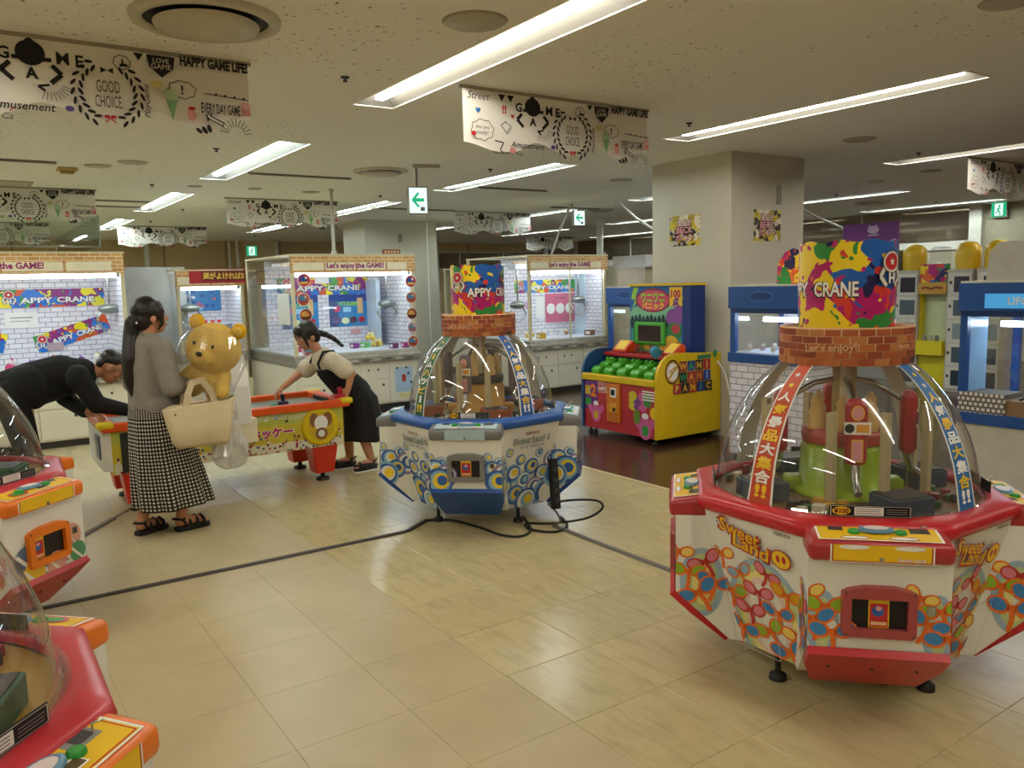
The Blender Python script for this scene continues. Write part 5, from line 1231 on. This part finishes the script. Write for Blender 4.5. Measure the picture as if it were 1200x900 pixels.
for sx in (-1, 1): kn = foot(b, sx*.12, -.02+.05*sx, -sx*.1, SKIN2, .04); cap(b, [(sx*.09, .03, .9), (sx*.12, .06, .5), kn], [.09, .065, .04], SKIN2)
bd = remesh(b, 'body', MN, .007, 5); face_bits(q, 1.04, R1, bd, HAIR)
h_ = MB(); h_.ell(q(0, -.018, .048), (.084, .100, .085), HAIR, R1); h_.ell(q(0, -.07, .0), (.07, .04, .06), HAIR, R1); remesh(h_, 'hair', bd, .007, 3)
m = MB(); m.tube([q(-.06, .085, .008), q(0, .103, .008), q(.06, .085, .008), q(.08, .0, .01)], .003, STEEL, 6); m.build('glasses', bd)
s_ = MB(); cap(s_, [(0, .46, 1.05), (0, .32, 1.04), (0, .15, 1.0), (0, -.02, .95)], [.12, .165, .17, .165], BLKC); cap(s_, [(-.15, .42, 1.04), (.15, .42, 1.04)], [.09, .09], BLKC); cap(s_, [(-.06, .1, .98), (.06, .1, .98)], [.17, .17], BLKC)
cap(s_, [(.18, .42, 1.04), (.225, .52, .83), (.18, .745, .755)], [.085, .068, .048], BLKC); cap(s_, [(-.18, .42, 1.04), (-.15, .35, .86), (.12, .445, .77)], [.085, .068, .048], BLKC)
remesh(s_, 'shirt', MN, .008, 6)
p_ = MB(); cap(p_, [(-.07, .0, .92), (.07, .0, .92)], [.155, .155], BLKC)
for sx in (-1, 1): cap(p_, [(sx*.09, .0, .85), (sx*.12, .06, .5), (sx*.12, -.04+.05*sx, .1)], [.115, .085, .07], BLKC)
remesh(p_, 'trousers', MN, .009, 5)
for sx in (-1, 1):
    a = MB(); a.T = Matrix.Translation((sx*.12, -.02+.05*sx, 0)); a.ell((0, .02, .05), (.05, .14, .05), BLACK); a.box(-.045, .045, -.11, .15, 0, .03, BLACK, .01); a.build('shoe', MN)
# ---------------------------------------------------------------- girl leaning over the other end
GL = thing('person', 'person in black pinafore dress and white tee leaning over the hockey table', 'person', (-6.80, 2.93, 0), PI)
b = MB(); R2 = rot(math.radians(8), math.radians(-22)); hc = (.06, .40, 1.235); q = head(b, hc, .98, SKIN, R2)
cap(b, [(.05, .34, 1.15), (.04, .29, 1.07)], [.043, .05], SKIN); cap(b, [(.03, .26, 1.02), (.02, .12, .85), (.0, .0, .72)], [.09, .09, .11], SKIN); cap(b, [(-.07, .25, 1.03), (.13, .25, 1.03)], [.055, .055], SKIN)
wr = (.13, .62, .80); cap(b, [(.16, .26, 1.02), (.2, .44, .90), wr], [.045, .038, .026], SKIN); hand(b, wr, (-.05, .75, -.55), (0, .5, .8), .88, SKIN, -1, .6)
wl = (-.20, .15, .775); cap(b, [(-.11, .25, 1.02), (-.21, .12, .92), wl], [.045, .038, .026], SKIN); hand(b, wl, (.1, .5, -.8), (-.9, .3, .1), .88, SKIN, 1, .5)
for sx in (-1, 1):
    fy = (.02 if sx < 0 else .14); kn = foot(b, sx*.11, fy-.06, -sx*.1, SKIN, .035); cap(b, [(sx*.08, .0, .68), (sx*.1, fy*.4+.0, .38), kn], [.08, .056, .036], SKIN)
bd = remesh(b, 'body', GL, .007, 5); face_bits(q, .98, R2, bd, HAIR)
h_ = MB(); h_.ell(q(0, -.02, .04), (.09, .106, .10), HAIR, R2); h_.ell(q(0, .055, .075), (.07, .045, .05), HAIR, R2); h_.ell(q(0, -.06, -.02), (.078, .055, .07), HAIR, R2)
for sx in (-1, 1): cap(h_, [q(sx*.07, .06, .04), q(sx*.08, .062, -.04), q(sx*.072, .06, -.085)], [.02, .012, .006], HAIR)
remesh(h_, 'hair', bd, .007, 3)
m = MB(); p0 = q(0, -.115, -.02)
for i in range(12):
    f = i/11; p = p0+Vector((-.03*f+.006*(-1)**i, -.20*f, -.10*f*f-.02*f)); r_ = .034-.016*f; m.ell(p, (r_, r_*1.1, r_*.9), HAIR, n=10, k=6)
m.build('braid', bd); MB().ell(p0+Vector((0, -.012, 0)), (.03, .016, .03), mat('#27335f', .6), n=12, k=6).build('hair_tie', bd)
t_ = MB(); cap(t_, [(.03, .27, 1.03), (.02, .16, .9), (.01, .08, .8)], [.105, .125, .13], TEE); cap(t_, [(-.09, .25, 1.03), (.14, .25, 1.03)], [.068, .068], TEE)
cap(t_, [(.15, .26, 1.03), (.20, .37, .94)], [.075, .085], TEE); cap(t_, [(-.11, .25, 1.03), (-.19, .17, .945)], [.075, .085], TEE); remesh(t_, 'tee_shirt', GL, .008, 5)
d_ = MB(); cap(d_, [(.03, .22, .93), (.02, .12, .83), (.0, .0, .70)], [.118, .137, .15], DRESS); d_.ell((.02, .26, .93), (.09, .06, .09), DRESS)
remesh(d_, 'bodice', GL, .008, 5)
cloth_tube('dress_skirt', GL, [(.01, .06, .80, .15, .14), (.0, -.03, .66, .19, .155), (0, -.05, .48, .21, .165), (0, -.05, .28, .225, .18)], DRESS, 96, .05, 8)
for x in (-.06, .12):
    m = MB(); m.tube([(x, .345, .95), (x, .36, 1.0), (x*1.05, .31, 1.10), (x*1.05, .22, 1.105), (x, .12, 1.0), (x, .02, .88)], .012, DRESS, 8); m.build('shoulder_strap', GL)
for sx in (-1, 1):
    fy = (.02 if sx < 0 else .14)-.06
    sandal(GL, sx*.11, fy, -sx*.1, BLACK, .225)
    a = MB(); a.T = Matrix.Translation((sx*.11, fy, 0)) @ Matrix.Rotation(-sx*.1, 4, 'Z'); a.box(-.046, .046, -.09, .14, -.0, .012, PAPER, .004); a.build('white_sole', GL)
    a = MB(); a.T = Matrix.Translation((sx*.11, fy, 0)) @ Matrix.Rotation(-sx*.1, 4, 'Z'); a.ell((0, .02, .045), (.047, .125, .045), BLACK); a.build('shoe_upper', GL)
# ================================================================== ceiling fittings
def banner(label, x, y0, flip=False, yaw_=0.0, first=[None]):
    L_ = 1.61; Hh = .46
    if first[0] is None:
        t = thing('hanging_banner', label, 'banner', (x, y0, H), PI/2, 'white printed ceiling banners')
        N = 64; pts = []
        KN = [(0, .355), (.17, .40), (.25, .39), (.36, .32), (.50, .375), (.55, .385), (.64, .33), (.69, .315), (.80, .38), (.86, .395), (.94, .33), (1.001, .31)]
        def low(u):
            for (a, p), (b, q) in zip(KN, KN[1:]):
                if a <= u <= b: f = (u-a)/(b-a); f = f*f*(3-2*f); return -(p+f*(q-p))
        top = [(L_*i/N, 0) for i in range(N+1)]; bt = [(L_*i/N, low(i/N)) for i in range(N+1)]
        m = MB()
        for y_, rev in ((0, 0), (.003, 1)):
            vs = [(a[0], y_, a[1]) for a in top]+[(a[0], y_, a[1]) for a in bt]
            fs = [(N+1+i, N+2+i, i+1, i) if not rev else (i, i+1, N+2+i, N+1+i) for i in range(N)]; m.add(vs, fs, PAPERB)
        for i in range(N): m.add([(bt[i][0], 0, bt[i][1]), (bt[i+1][0], 0, bt[i+1][1]), (bt[i+1][0], .003, bt[i+1][1]), (bt[i][0], .003, bt[i][1])], [(0, 3, 2, 1)], PAPERB)
        m.build('sheet', t)
        MB().box(-.02, L_+.02, -.006, .009, -.02, 0, mat('#a49c88', .5)).build('ceiling_rail', t)
        P = Print(plane((0, 0, 0), (0, -1, 0)))
        P.text('Street', .02+.1, -.055, INK, w=.17, shear=.3)
        P.cp = None
        def tri(x, y, s): P.poly([(x-s, y), (x, y-s*1.5), (x+s, y)], INK)
        tri(.30, -.03, .03); tri(.37, -.03, .03)
        P.build('doodle_print', t)['kind'] = 'stuff'; P = Print(P.fn); P.l = 8
        P.text('G', .435, -.10, INK, hgt=.06, fat=.03); P.text('M', .69, -.10, INK, hgt=.06, fat=.015); P.text('E', .765, -.105, INK, hgt=.06, fat=.02)
        P.ell(.55, -.09, .065, .06, INK); P.rect(.47, -.125, .64, -.105, INK); P.ell(.55, -.035, .02, .015, INK)
        for sx in (-1, 1): P.line([(.55+sx*.09, -.14), (.55+sx*.13, -.18), (.55+sx*.08, -.225)], .022, INK)
        P.text('A', .55, -.185, INK, hgt=.055, fat=.04)
        P.build('claw_logo', t); P = Print(P.fn); P.l = 16
        for i in range(9): a = -1.9+i*.2; P.line([(.62+.06*math.cos(a), -.22+.05*math.sin(a)), (.62+.11*math.cos(a), -.22+.09*math.sin(a))], .004, GREY)
        P.text('!!', .315, -.125, RED, hgt=.055, fat=.04); P.text('♥', .38, -.165, RED, hgt=.025); P.text('♥', .11, -.15, mat('#3a78b8', .6), hgt=.035)
        for cx, cy, rx, ry in ((.14, -.27, .085, .065), (1.25, -.19, .07, .045), (.96, -.085, .04, .035)):
            P.line([(cx+rx*(1+.08*math.sin(8*a))*math.cos(a), cy+ry*(1+.08*math.sin(8*a))*math.sin(a)) for a in [2*PI*i/32 for i in range(33)]], .004, INK)
        P.text('Are you', .14, -.255, INK, w=.10); P.text('ready?', .14, -.29, INK, w=.09); P.text('!', 1.25, -.19, INK, hgt=.05, fat=.03); P.text('♪', .96, -.085, INK, hgt=.045)
        P.poly([(.28, -.23), (.32, -.2), (.37, -.23), (.33, -.28)], GREY); P.poly([(.29, -.23), (.32, -.21), (.36, -.23), (.33, -.27)], PAPERB)
        P.text('Amusement', .50, -.345, INK, w=.28, shear=.25, fat=.01); P.text('Ca', .43, -.40, INK, hgt=.03, shear=.3)
        P.build('doodle_print', t)['kind'] = 'stuff'; P = Print(P.fn); P.l = 30
        for s_ in (-1, 1):                     # laurel
            for i in range(9):
                a = -PI/2+s_*(.45+i*.27); cx, cy = .885+.145*math.cos(a), -.245+.15*math.sin(a)
                for o_ in (-.35, .35): P.ell(cx+.018*math.cos(a)*math.copysign(1, o_), cy+.018*math.sin(a)*math.copysign(1, o_), .008, .021, INK, a+s_*(.5 if o_ > 0 else -.5)+.0, 8)
            P.build('laurel_branch', t); P = Print(P.fn); P.l = 60
        P.text('GOOD', .885, -.215, DGREY, w=.11, hgt=.06); P.text('CHOICE.', .885, -.29, DGREY, w=.13, hgt=.06)
        P.poly([(.855, -.12), (.885, -.135), (.915, -.12), (.915, -.15), (.885, -.135), (.855, -.15)], INK); P.line([(.86, -.395), (.885, -.37), (.91, -.395)], .006, RED); P.ell(.87, -.365, .014, .009, RED); P.ell(.9, -.365, .014, .009, RED)
        P.build('wreath_lettering', t); P = Print(P.fn); P.l = 70
        P.poly([(1.08, -.03), (1.22, -.03), (1.21, -.09), (1.15, -.14), (1.09, -.09)], INK); P.text('LOVE', 1.15, -.055, PAPERB, w=.08); P.text('GAME', 1.15, -.085, PAPERB, w=.1)
        P.text('HAPPY GAME LIFE!', 1.425, -.04, INK, w=.36, hgt=.055, fat=.05); tri(1.04, -.03, .025)
        P.build('slogan_lettering', t); P = Print(P.fn); P.l = 80
        P.text('PlayGame', 1.07, -.27, INK, w=.17, rot=PI/2, shear=.3)
        P.poly([(1.16, -.24), (1.19, -.36), (1.22, -.25)], mat('#7fb07a', .6)); P.ell(1.19, -.225, .033, .03, mat('#b5d0a8', .6)); P.ell(1.29, -.32, .025, .03, mat('#e0a09a', .6)); P.ell(1.29, -.285, .02, .01, RED)
        P.text('EVERY DAY GAME', 1.445, -.275, INK, w=.21, hgt=.055, fat=.02)
        P.poly([(1.36, -.31), (1.40, -.30), (1.39, -.315), (1.46, -.345), (1.45, -.37), (1.38, -.335), (1.37, -.35)], INK); P.poly([(1.368, -.314), (1.385, -.31), (1.383, -.32), (1.452, -.35), (1.448, -.36), (1.378, -.328)], PAPERB)
        for i in range(11): a = .2+i*.27; P.line([(1.52+.045*math.cos(a), -.41+.045*math.sin(a)), (1.52+.09*math.cos(a), -.41+.09*math.sin(a))], .004, INK)
        P.ell(1.35, -.395, .012, .022, INK, .6); P.ell(1.32, -.40, .01, .02, INK, .9); P.ell(1.375, -.385, .012, .022, INK, .3)
        P.rect(1.555, -.30, 1.605, -.25, mat('#c98080', .6)); P.ell(1.58, -.245, .028, .02, mat('#e0b0a8', .6)); P.ell(.06, -.30, .02, .014, RED); P.line([(1.36, -.2), (1.6, -.215)], .005, INK)
        for i in range(4): P.ell(1.42+.05*i, -.2-.003*i, .01, .006, INK, .7, 8)
        P.line([(.22, -.335), (.29, -.345), (.26, -.39), (.29, -.415)], .008, INK); P.line([(.44, -.38), (.46, -.36)], .004, RED); P.ell(.36, -.39, .025, .02, mat('#d98a8a', .6)); P.ell(.70, -.345, .02, .014, mat('#5a4a9a', .6)); P.ell(1.12, -.18, .03, .02, mat('#d8cf8a', .6)); P.line([(.62, -.24), (.57, -.25), (.6, -.27)], .012, INK)
        P.build('doodle_print', t)['kind'] = 'stuff'; first[0] = t
    else:
        t = copy_tree(first[0]); t.location = (x, y0, H); t['label'] = label
    t.rotation_euler = (0, 0, PI/2+yaw_)
    return t
PAPERB = mat('#efebe1', .7, var=.02)
for lab, x, y0 in (('printed white banner nearest the camera, cut by the upper left edge', -4.72, -.13), ('printed white banner between the two front ceiling lights, left of the big column', -4.57, 2.80), ('printed white banner on the left, in front of the glass smoke screen', -11.2, -.06), ('printed white banner hanging above the sticker covered crane cabinet', -11.47, 3.19), ('printed white banner seen through the glass smoke screen at far left', -16.55, -.09), ('printed white banner above the white partition board', -16.86, 2.66), ('printed white banner above and left of the blue dome machine', -12.2, 7.23), ('farthest and smallest printed white banner, above the pink poster cabinet', -18.0, 12.9), ('printed white banner at the upper right edge of the frame', -4.66, 9.36)):
    banner(lab, x, y0)
VENTW = mat('#c4bda8', .5)
def vent(label, x, y, r):
    t = thing('ceiling_vent', label, 'ceiling vent', (x, y, H), 0, 'round ceiling vents')
    MB().lathe([(r, 0), (r*.98, -.018), (r*.84, -.028), (r*.82, -.006)], VENTW, 40, cap=(False, False)).build('outer_ring', t)
    MB().lathe([(r*.83, -.004), (0, -.004)], BLACK, 32, cap=(False, False)).build('gap_shade_disc', t)  # black disc paints the shade seen between ring and centre disc
    MB().lathe([(r*.70, -.03), (r*.68, -.045), (r*.4, -.052), (0, -.054)], VENTW, 40, cap=(True, False)).build('centre_disc', t)
vent('large round air vent at the upper left of the frame', -4.07, 1.10, .34)
vent('round air vent beside the hanging green arrow sign', -8.3, 4.0, .30)
vent('round air vent over the lockers at right', -8.35, 13.5, .30)
vent('round air vent near the far green arrow sign', -11.2, 9.6, .3); vent('farthest round air vent, left of the big column', -14.2, 11.9, .3)
DISC = mat('#b5ae9a', .6)
for lab, x, y, r in (('round ceiling plate beside the front ceiling light', -3.47, 2.21, .15), ('round ceiling plate under the nearest left banner', -9.12, 1.31, .12), ('round ceiling plate left of the second light, above the woman', -8.75, 1.57, .13), ('tiny dark ceiling plate over the hockey table', -10.41, 2.54, .08), ('tiny ceiling plate above the girl', -10.39, 3.26, .08), ('ceiling plate near the hanging pole above the girl', -10.48, 4.03, .11), ('bright ceiling plate under the second banner', -6.61, 4.52, .12), ('ceiling plate left of the big column', -7.83, 7.11, .14), ('ceiling plate right of the big column', -4.58, 7.16, .14), ('small ceiling plate at upper right', -5.52, 10.19, .12), ('faint ceiling plate at upper right', -6.53, 10.58, .12), ('ceiling plate cut by the top edge at right', -1.96, 4.25, .12)):
    t = thing('ceiling_plate', lab, 'ceiling plate', (x, y, H), 0, 'round ceiling plates'); MB().lathe([(r, 0), (r, -.006), (r*.97, -.010), (0, -.011)], DISC, 28, cap=(False, False)).build('plate', t); MB().lathe([(r+.012, 0), (r+.004, -.004)], mat('#a39c88', .6), 28, cap=(False, False)).build('trim_ring', t)
for i, (x, y) in enumerate(((-4.75, 2.08), (-7.63, 2.07), (-10.43, 2.06), (-13.33, 3.05), (-15.71, 3.03), (-7.69, 5.04), (-10.52, 5.05), (-10.63, 8.57), (-4.78, 5.09), (-4.78, 8.56), (-7.8, 11.62), (-7.8, 14.59), (-19.21, 5.95))):
    t = thing('sprinkler', '%s small dark sprinkler head hanging from the ceiling' % ['nearest left', 'second left, above the woman', 'third left, beside the far light', 'left rear, above the partition', 'far left rear', 'one under the second banner', 'one left of the arrow sign pole', 'one by the far arrow sign', 'near end of the long right light,', 'one right of the column', 'one over the lockers', 'one by the mirror strip', 'farthest rear'][i], 'sprinkler', (x, y, H), 0, 'ceiling sprinklers')
    MB().lathe([(.028, 0), (.026, -.008), (.014, -.012)], DGREY, 14).build('collar', t); MB().lathe([(.006, -.01), (.006, -.022), (.016, -.024), (.014, -.03)], BLACK, 12).build('head', t)
SL = mat('#7d7868', .6)
for lab, x0, x1, y0, y1 in (('slim dark curtain rail over the girl', -9.02, -8.98, 2.76, 3.95), ('slim dark ceiling rail behind the blue dome machine', -9.15, -9.10, 5.8, 6.9), ('slim dark ceiling rail at the left edge', -9.05, -9.0, -.2, .94), ('slim dark ceiling rail behind the left banner', -12.4, -12.34, 1.3, 2.5), ('second slim ceiling rail behind the left banner', -13.2, -13.14, 1.3, 2.5), ('slim dark ceiling rail beside the arrow sign', -12.15, -12.1, 5.6, 7.2), ('slim ceiling rail beside the far arrow sign', -11.0, -10.95, 8.4, 9.6)):
    o = MB().box(x0, x1, y0, y1, H-.02, H, SL).build('ceiling_rail'); tag(o, lab, 'ceiling rail', 'ceiling rails')
t = thing('smoke_detector', 'square yellowed detector on the ceiling at the left', 'smoke detector', (-9.42, 1.07, H)); MB().box(-.09, .09, -.09, .09, -.03, 0, mat('#c2a566', .5), .006).build('base_plate', t); MB().box(-.06, .06, -.06, .06, -.055, -.03, mat('#b4934e', .5), .006).build('cover', t)
t = thing('ceiling_hatch', 'framed square hatch in the ceiling at the far left', 'ceiling hatch', (-10.9, .62, H)); MB().box(-.25, .25, -.25, .25, -.008, 0, mat('#9c957f', .6)).build('frame', t); MB().box(-.21, .21, -.21, .21, -.011, -.008, mat('#b5ae98', .6)).build('panel', t)
# exit signs
EG = emis('exit_green', (.02, .36, .16), 1.3); EW = emis('exit_white', (.75, .95, .9), 1.25)
def exit_sign(label, loc, rz, w, h, arrow=True, stem=.0, run=False):
    t = thing('exit_sign', label, 'exit sign', loc, rz, 'green exit signs')
    MB().box(-w/2-.012, w/2+.012, 0, .07, -h/2-.012, h/2+.012, mat('#a9a28e', .4), .004).build('case', t)
    f = MB().box(-w/2, w/2, -.003, 0, -h/2, h/2, EW if arrow else EG).build('lit_face', t); P = Print(plane((0, -.003, 0), (0, -1, 0)))
    if arrow:
        P.poly([(-.38*w, .02*h), (-.02*w, .33*h), (.08*w, .27*h), (-.13*w, .09*h), (.34*w, .09*h), (.34*w, -.05*h), (-.13*w, -.05*h), (.08*w, -.23*h), (-.02*w, -.29*h)], EG)
        P.rect(.12*w, -.42*h, .36*w, -.26*h, GREY)
    else:
        P.rect(-.28*w, -.42*h, .28*w, .42*h, EW); P.ell(.04*w, .24*h, .07*w, .09*h, EG); P.line([(.0, .14*h), (-.03*w, -.06*h), (.1*w, -.2*h), (.06*w, -.38*h)], .09*w, EG); P.line([(-.03*w, -.06*h), (-.12*w, -.18*h), (-.24*w, -.2*h)], .08*w, EG); P.line([(.16*w, .08*h), (-.02*w, .1*h), (-.16*w, .0)], .07*w, EG)
    P.build('pictogram', f)
    if stem: MB().tube([(0, .035, h/2), (0, .035, h/2+stem)], .012, GREY, 8).build('stem', t); MB().box(-.03, .25, .0, .07, h/2+stem-.03, h/2+stem, mat('#b5ad98', .5)).build('mount', t)
exit_sign('lit green arrow sign hanging beside the round vent', (-7.7, 4.13, 2.545), PI/2-.25, .19, .26, stem=.245)
exit_sign('far lit green arrow sign left of the big column', (-11.0, 9.02, 2.745), PI/2-.2, .2, .24, stem=.055)
exit_sign('small green running man sign on the brown back wall', (-21.12, 6.45, 2.65), PI/2, .26, .25, False)
exit_sign('green running man sign on the right wall', (-7.43, 16.1, 2.79), 0, .26, .26, False)
# glass smoke screen hanging from the ceiling
GS = thing('smoke_screen', 'clear hanging glass smoke screen at upper left', 'glass screen', (-14.75, 2.06, H))
GP = glass('smoke_screen_glass', (.88, .93, .92), .02, .03)
MB().box(-.006, .006, -4.0, 0, -.5, 0, GP).build('pane', GS); MB().box(-6.5, 0, -.006, .006, -.5, 0, GP).build('pane', GS)
for a in ((-.008, .008, -4, 0, -.515, -.5), (-6.5, 0, -.008, .008, -.515, -.5), (-.008, .008, -.008, .008, -.5, 0)): MB().box(*a, mat('#9aa39a', .4)).build('edge_trim', GS)
# service poles from cabinet tops to the ceiling
PW = mat('#d5d1c6', .5)
for lab, x, y, z0, r in (('white service pole rising behind the partition', -20.8, 3.87, 0, .06), ('left of two thin white poles over the red bannered cabinet', -20.8, 5.79, 0, .035), ('right of two thin white poles over the red bannered cabinet', -20.8, 5.99, 0, .035), ('white pole rising from the sticker covered cabinet', -10.1, 4.15, 2.087, .022), ('white pole above the far glimpsed cabinet', -20.8, 11.7, 0, .06), ('thin pole above the blue drum sign', -12.3, 6.75, 0, .012), ('white pole above the pink poster cabinet', -18.6, 14.0, 0, .06), ('white pole at the right end of the pink poster cabinet', -13.0, 11.2, 0, .07), ('white pole on the back wall over the sticker cabinet roof', -20.8, 7.0, 0, .05)):
    t = thing('service_pole', lab, 'pole', (x, y, 0), 0, 'white service poles'); MB().lathe([(r, z0), (r, H-.02)], PW, 12).build('shaft', t); MB().lathe([(r*1.5, H-.03), (r*1.6, H)], PW, 12).build('ceiling_collar', t)
    if z0 > 1: MB().lathe([(r*1.7, z0), (r*1.5, z0+.05)], PW, 12).build('foot', t)
for lab, pts in (('white cable sweeping down to the big column', [(-9.6, 8.6, 2.9), (-9.3, 8.75, 2.6), (-8.9, 8.95, 2.3), (-8.6, 9.1, 2.16), (-8.4, 9.2, 2.12)]), ('straight white cable above the pink poster cabinet', [(-10.2, 8.2, 2.9), (-10.3, 8.0, 2.4), (-10.35, 7.9, 2.09)]), ('white cable dropping to the drum sign right of the column', [(-8.6, 11.5, 2.9), (-8.2, 11.7, 2.6), (-7.6, 11.9, 2.3), (-7.3, 11.95, 2.15)])):
    m = MB(); m.tube(pts, .018, PW, 8); tag(m.build('ceiling_cable'), lab, 'cable', 'white ceiling cables')
# little red-brown name plate on the sticker cabinet roof
t = thing('name_plate', 'small brown plate standing on the sticker cabinet roof', 'sign', (-10.1, 4.98, 2.086), PI/2); MB().box(-.13, .13, 0, .02, 0, .07, mat('#8a4a2a', .6)).build('plate', t)
P = Print(plane((0, 0, .035), (0, -1, 0))); [P.ell(-.09+.045*i, 0, .016, .02, mat('#d8b08a', .5)) for i in range(5)]; P.build('plate_print', t)
# ================================================================== cables on the floor
def spline(p, n=7):
    p = [Vector(q) for q in p]; out = []
    for i in range(len(p)-1):
        a, b, c, d = p[max(0, i-1)], p[i], p[i+1], p[min(len(p)-1, i+2)]
        for k in range(n):
            t = k/n; v = .5*((2*b)+(c-a)*t+(2*a-5*b+4*c-d)*t*t+(3*b-a-3*c+d)*t**3); v.z = max(v.z, .006); out.append(v)
    return out+[p[-1]]
CB = mat('#3a342e', .5); CG = mat('#6f6a60', .5)
def cover(label, a, b, wd, m, name='cable_cover'):
    a = Vector((*a, 0)); b = Vector((*b, 0)); d = (b-a).normalized(); n = Vector((-d.y, d.x, 0)); mb = MB()
    R = [[p+n*wd*x+Vector((0, 0, z)) for x, z in ((-1, .001), (-.55, .013), (.55, .013), (1, .001))] for p in (a, b)]
    mb.rings(R, m, smooth=False); return tag(mb.build(name), label, 'cable cover', 'floor cable covers')
cover('long dark floor cable cover running to the blue dome machine', (-4.82, .2), (-4.8, 2.38), .022, CB)
cover('short dark end of the cable cover bending under the blue machine', (-4.8, 2.39), (-4.93, 2.60), .02, CB)
cover('grey floor cable cover between the two front dome machines', (-4.27, 3.24), (-2.9, 3.235), .022, CG)
cover('short grey cable cover beside the orange control machine', (-6.12, .58), (-6.47, .83), .03, CG)
m = MB(); m.tube([(-6.47, .83, .008), (-6.7, 1.0, .006), (-7.0, 1.3, .006)], .006, mat('#9a8a78', .6), 6); tag(m.build('floor_cable'), 'thin pale cable running under the hockey table', 'cable')
m = MB(); m.tube(spline([(-4.93, 2.6, .012), (-4.82, 2.75, .01), (-4.55, 2.82, .008), (-4.33, 2.84, .008), (-4.22, 2.92, .008), (-4.28, 3.05, .01), (-4.5, 3.15, .03)]), .009, BLACK, 8); tag(m.build('floor_cable'), 'black cable looping in front of the blue dome machine', 'cable')
m = MB(); m.tube(spline([(-4.265, 3.2, .17), (-4.15, 3.3, .2), (-4.03, 3.42, .2), (-4.0, 3.44, .15), (-4.1, 3.38, .07), (-4.3, 3.25, .014), (-4.42, 3.12, .01), (-4.3, 3.06, .01), (-4.15, 3.15, .01), (-4.2, 3.3, .01), (-4.4, 3.4, .01)]), .008, BLACK, 8); tag(m.build('floor_cable'), 'black power cable hanging from the strip on the blue machine', 'cable')
m = MB(); m.tube(spline([(-4.27, 3.19, .17), (-4.22, 3.22, .12), (-4.2, 3.24, .05), (-4.27, 3.24, .02)]), .008, CG, 8); tag(m.build('floor_cable'), 'grey cable dropping from the power strip to the floor cover', 'cable')
t = thing('power_strip', 'black power strip fixed to the flank of the blue dome machine', 'power strip', (-4.285, 3.15, 0), math.radians(48.9+45))
m = MB(); m.T = Matrix.Translation((.09, -.03, .30)) @ Matrix.Rotation(-.22, 4, 'X') @ Matrix.Rotation(.12, 4, 'Y'); m.box(-.03, .03, -.02, .02, -.17, .17, BLACK, .006); m.build('strip_body', t)
for i in range(4):
    m = MB(); m.T = Matrix.Translation((.09, -.03, .30)) @ Matrix.Rotation(-.22, 4, 'X') @ Matrix.Rotation(.12, 4, 'Y'); m.box(-.014, .014, -.023, -.02, -.13+.07*i, -.10+.07*i, DGREY); m.build('socket', t)
m = MB(); m.tube([(-1.74+.05*math.cos(a), 3.0+.05*math.sin(a), .008) for a in [2*PI*i/14 for i in range(13)]]+[(-1.9, 3.1, .05)], .006, mat('#6a4a3a', .5), 6); tag(m.build('coiled_cable'), 'thin brown cable coiled round the front foot of the red machine', 'cable')
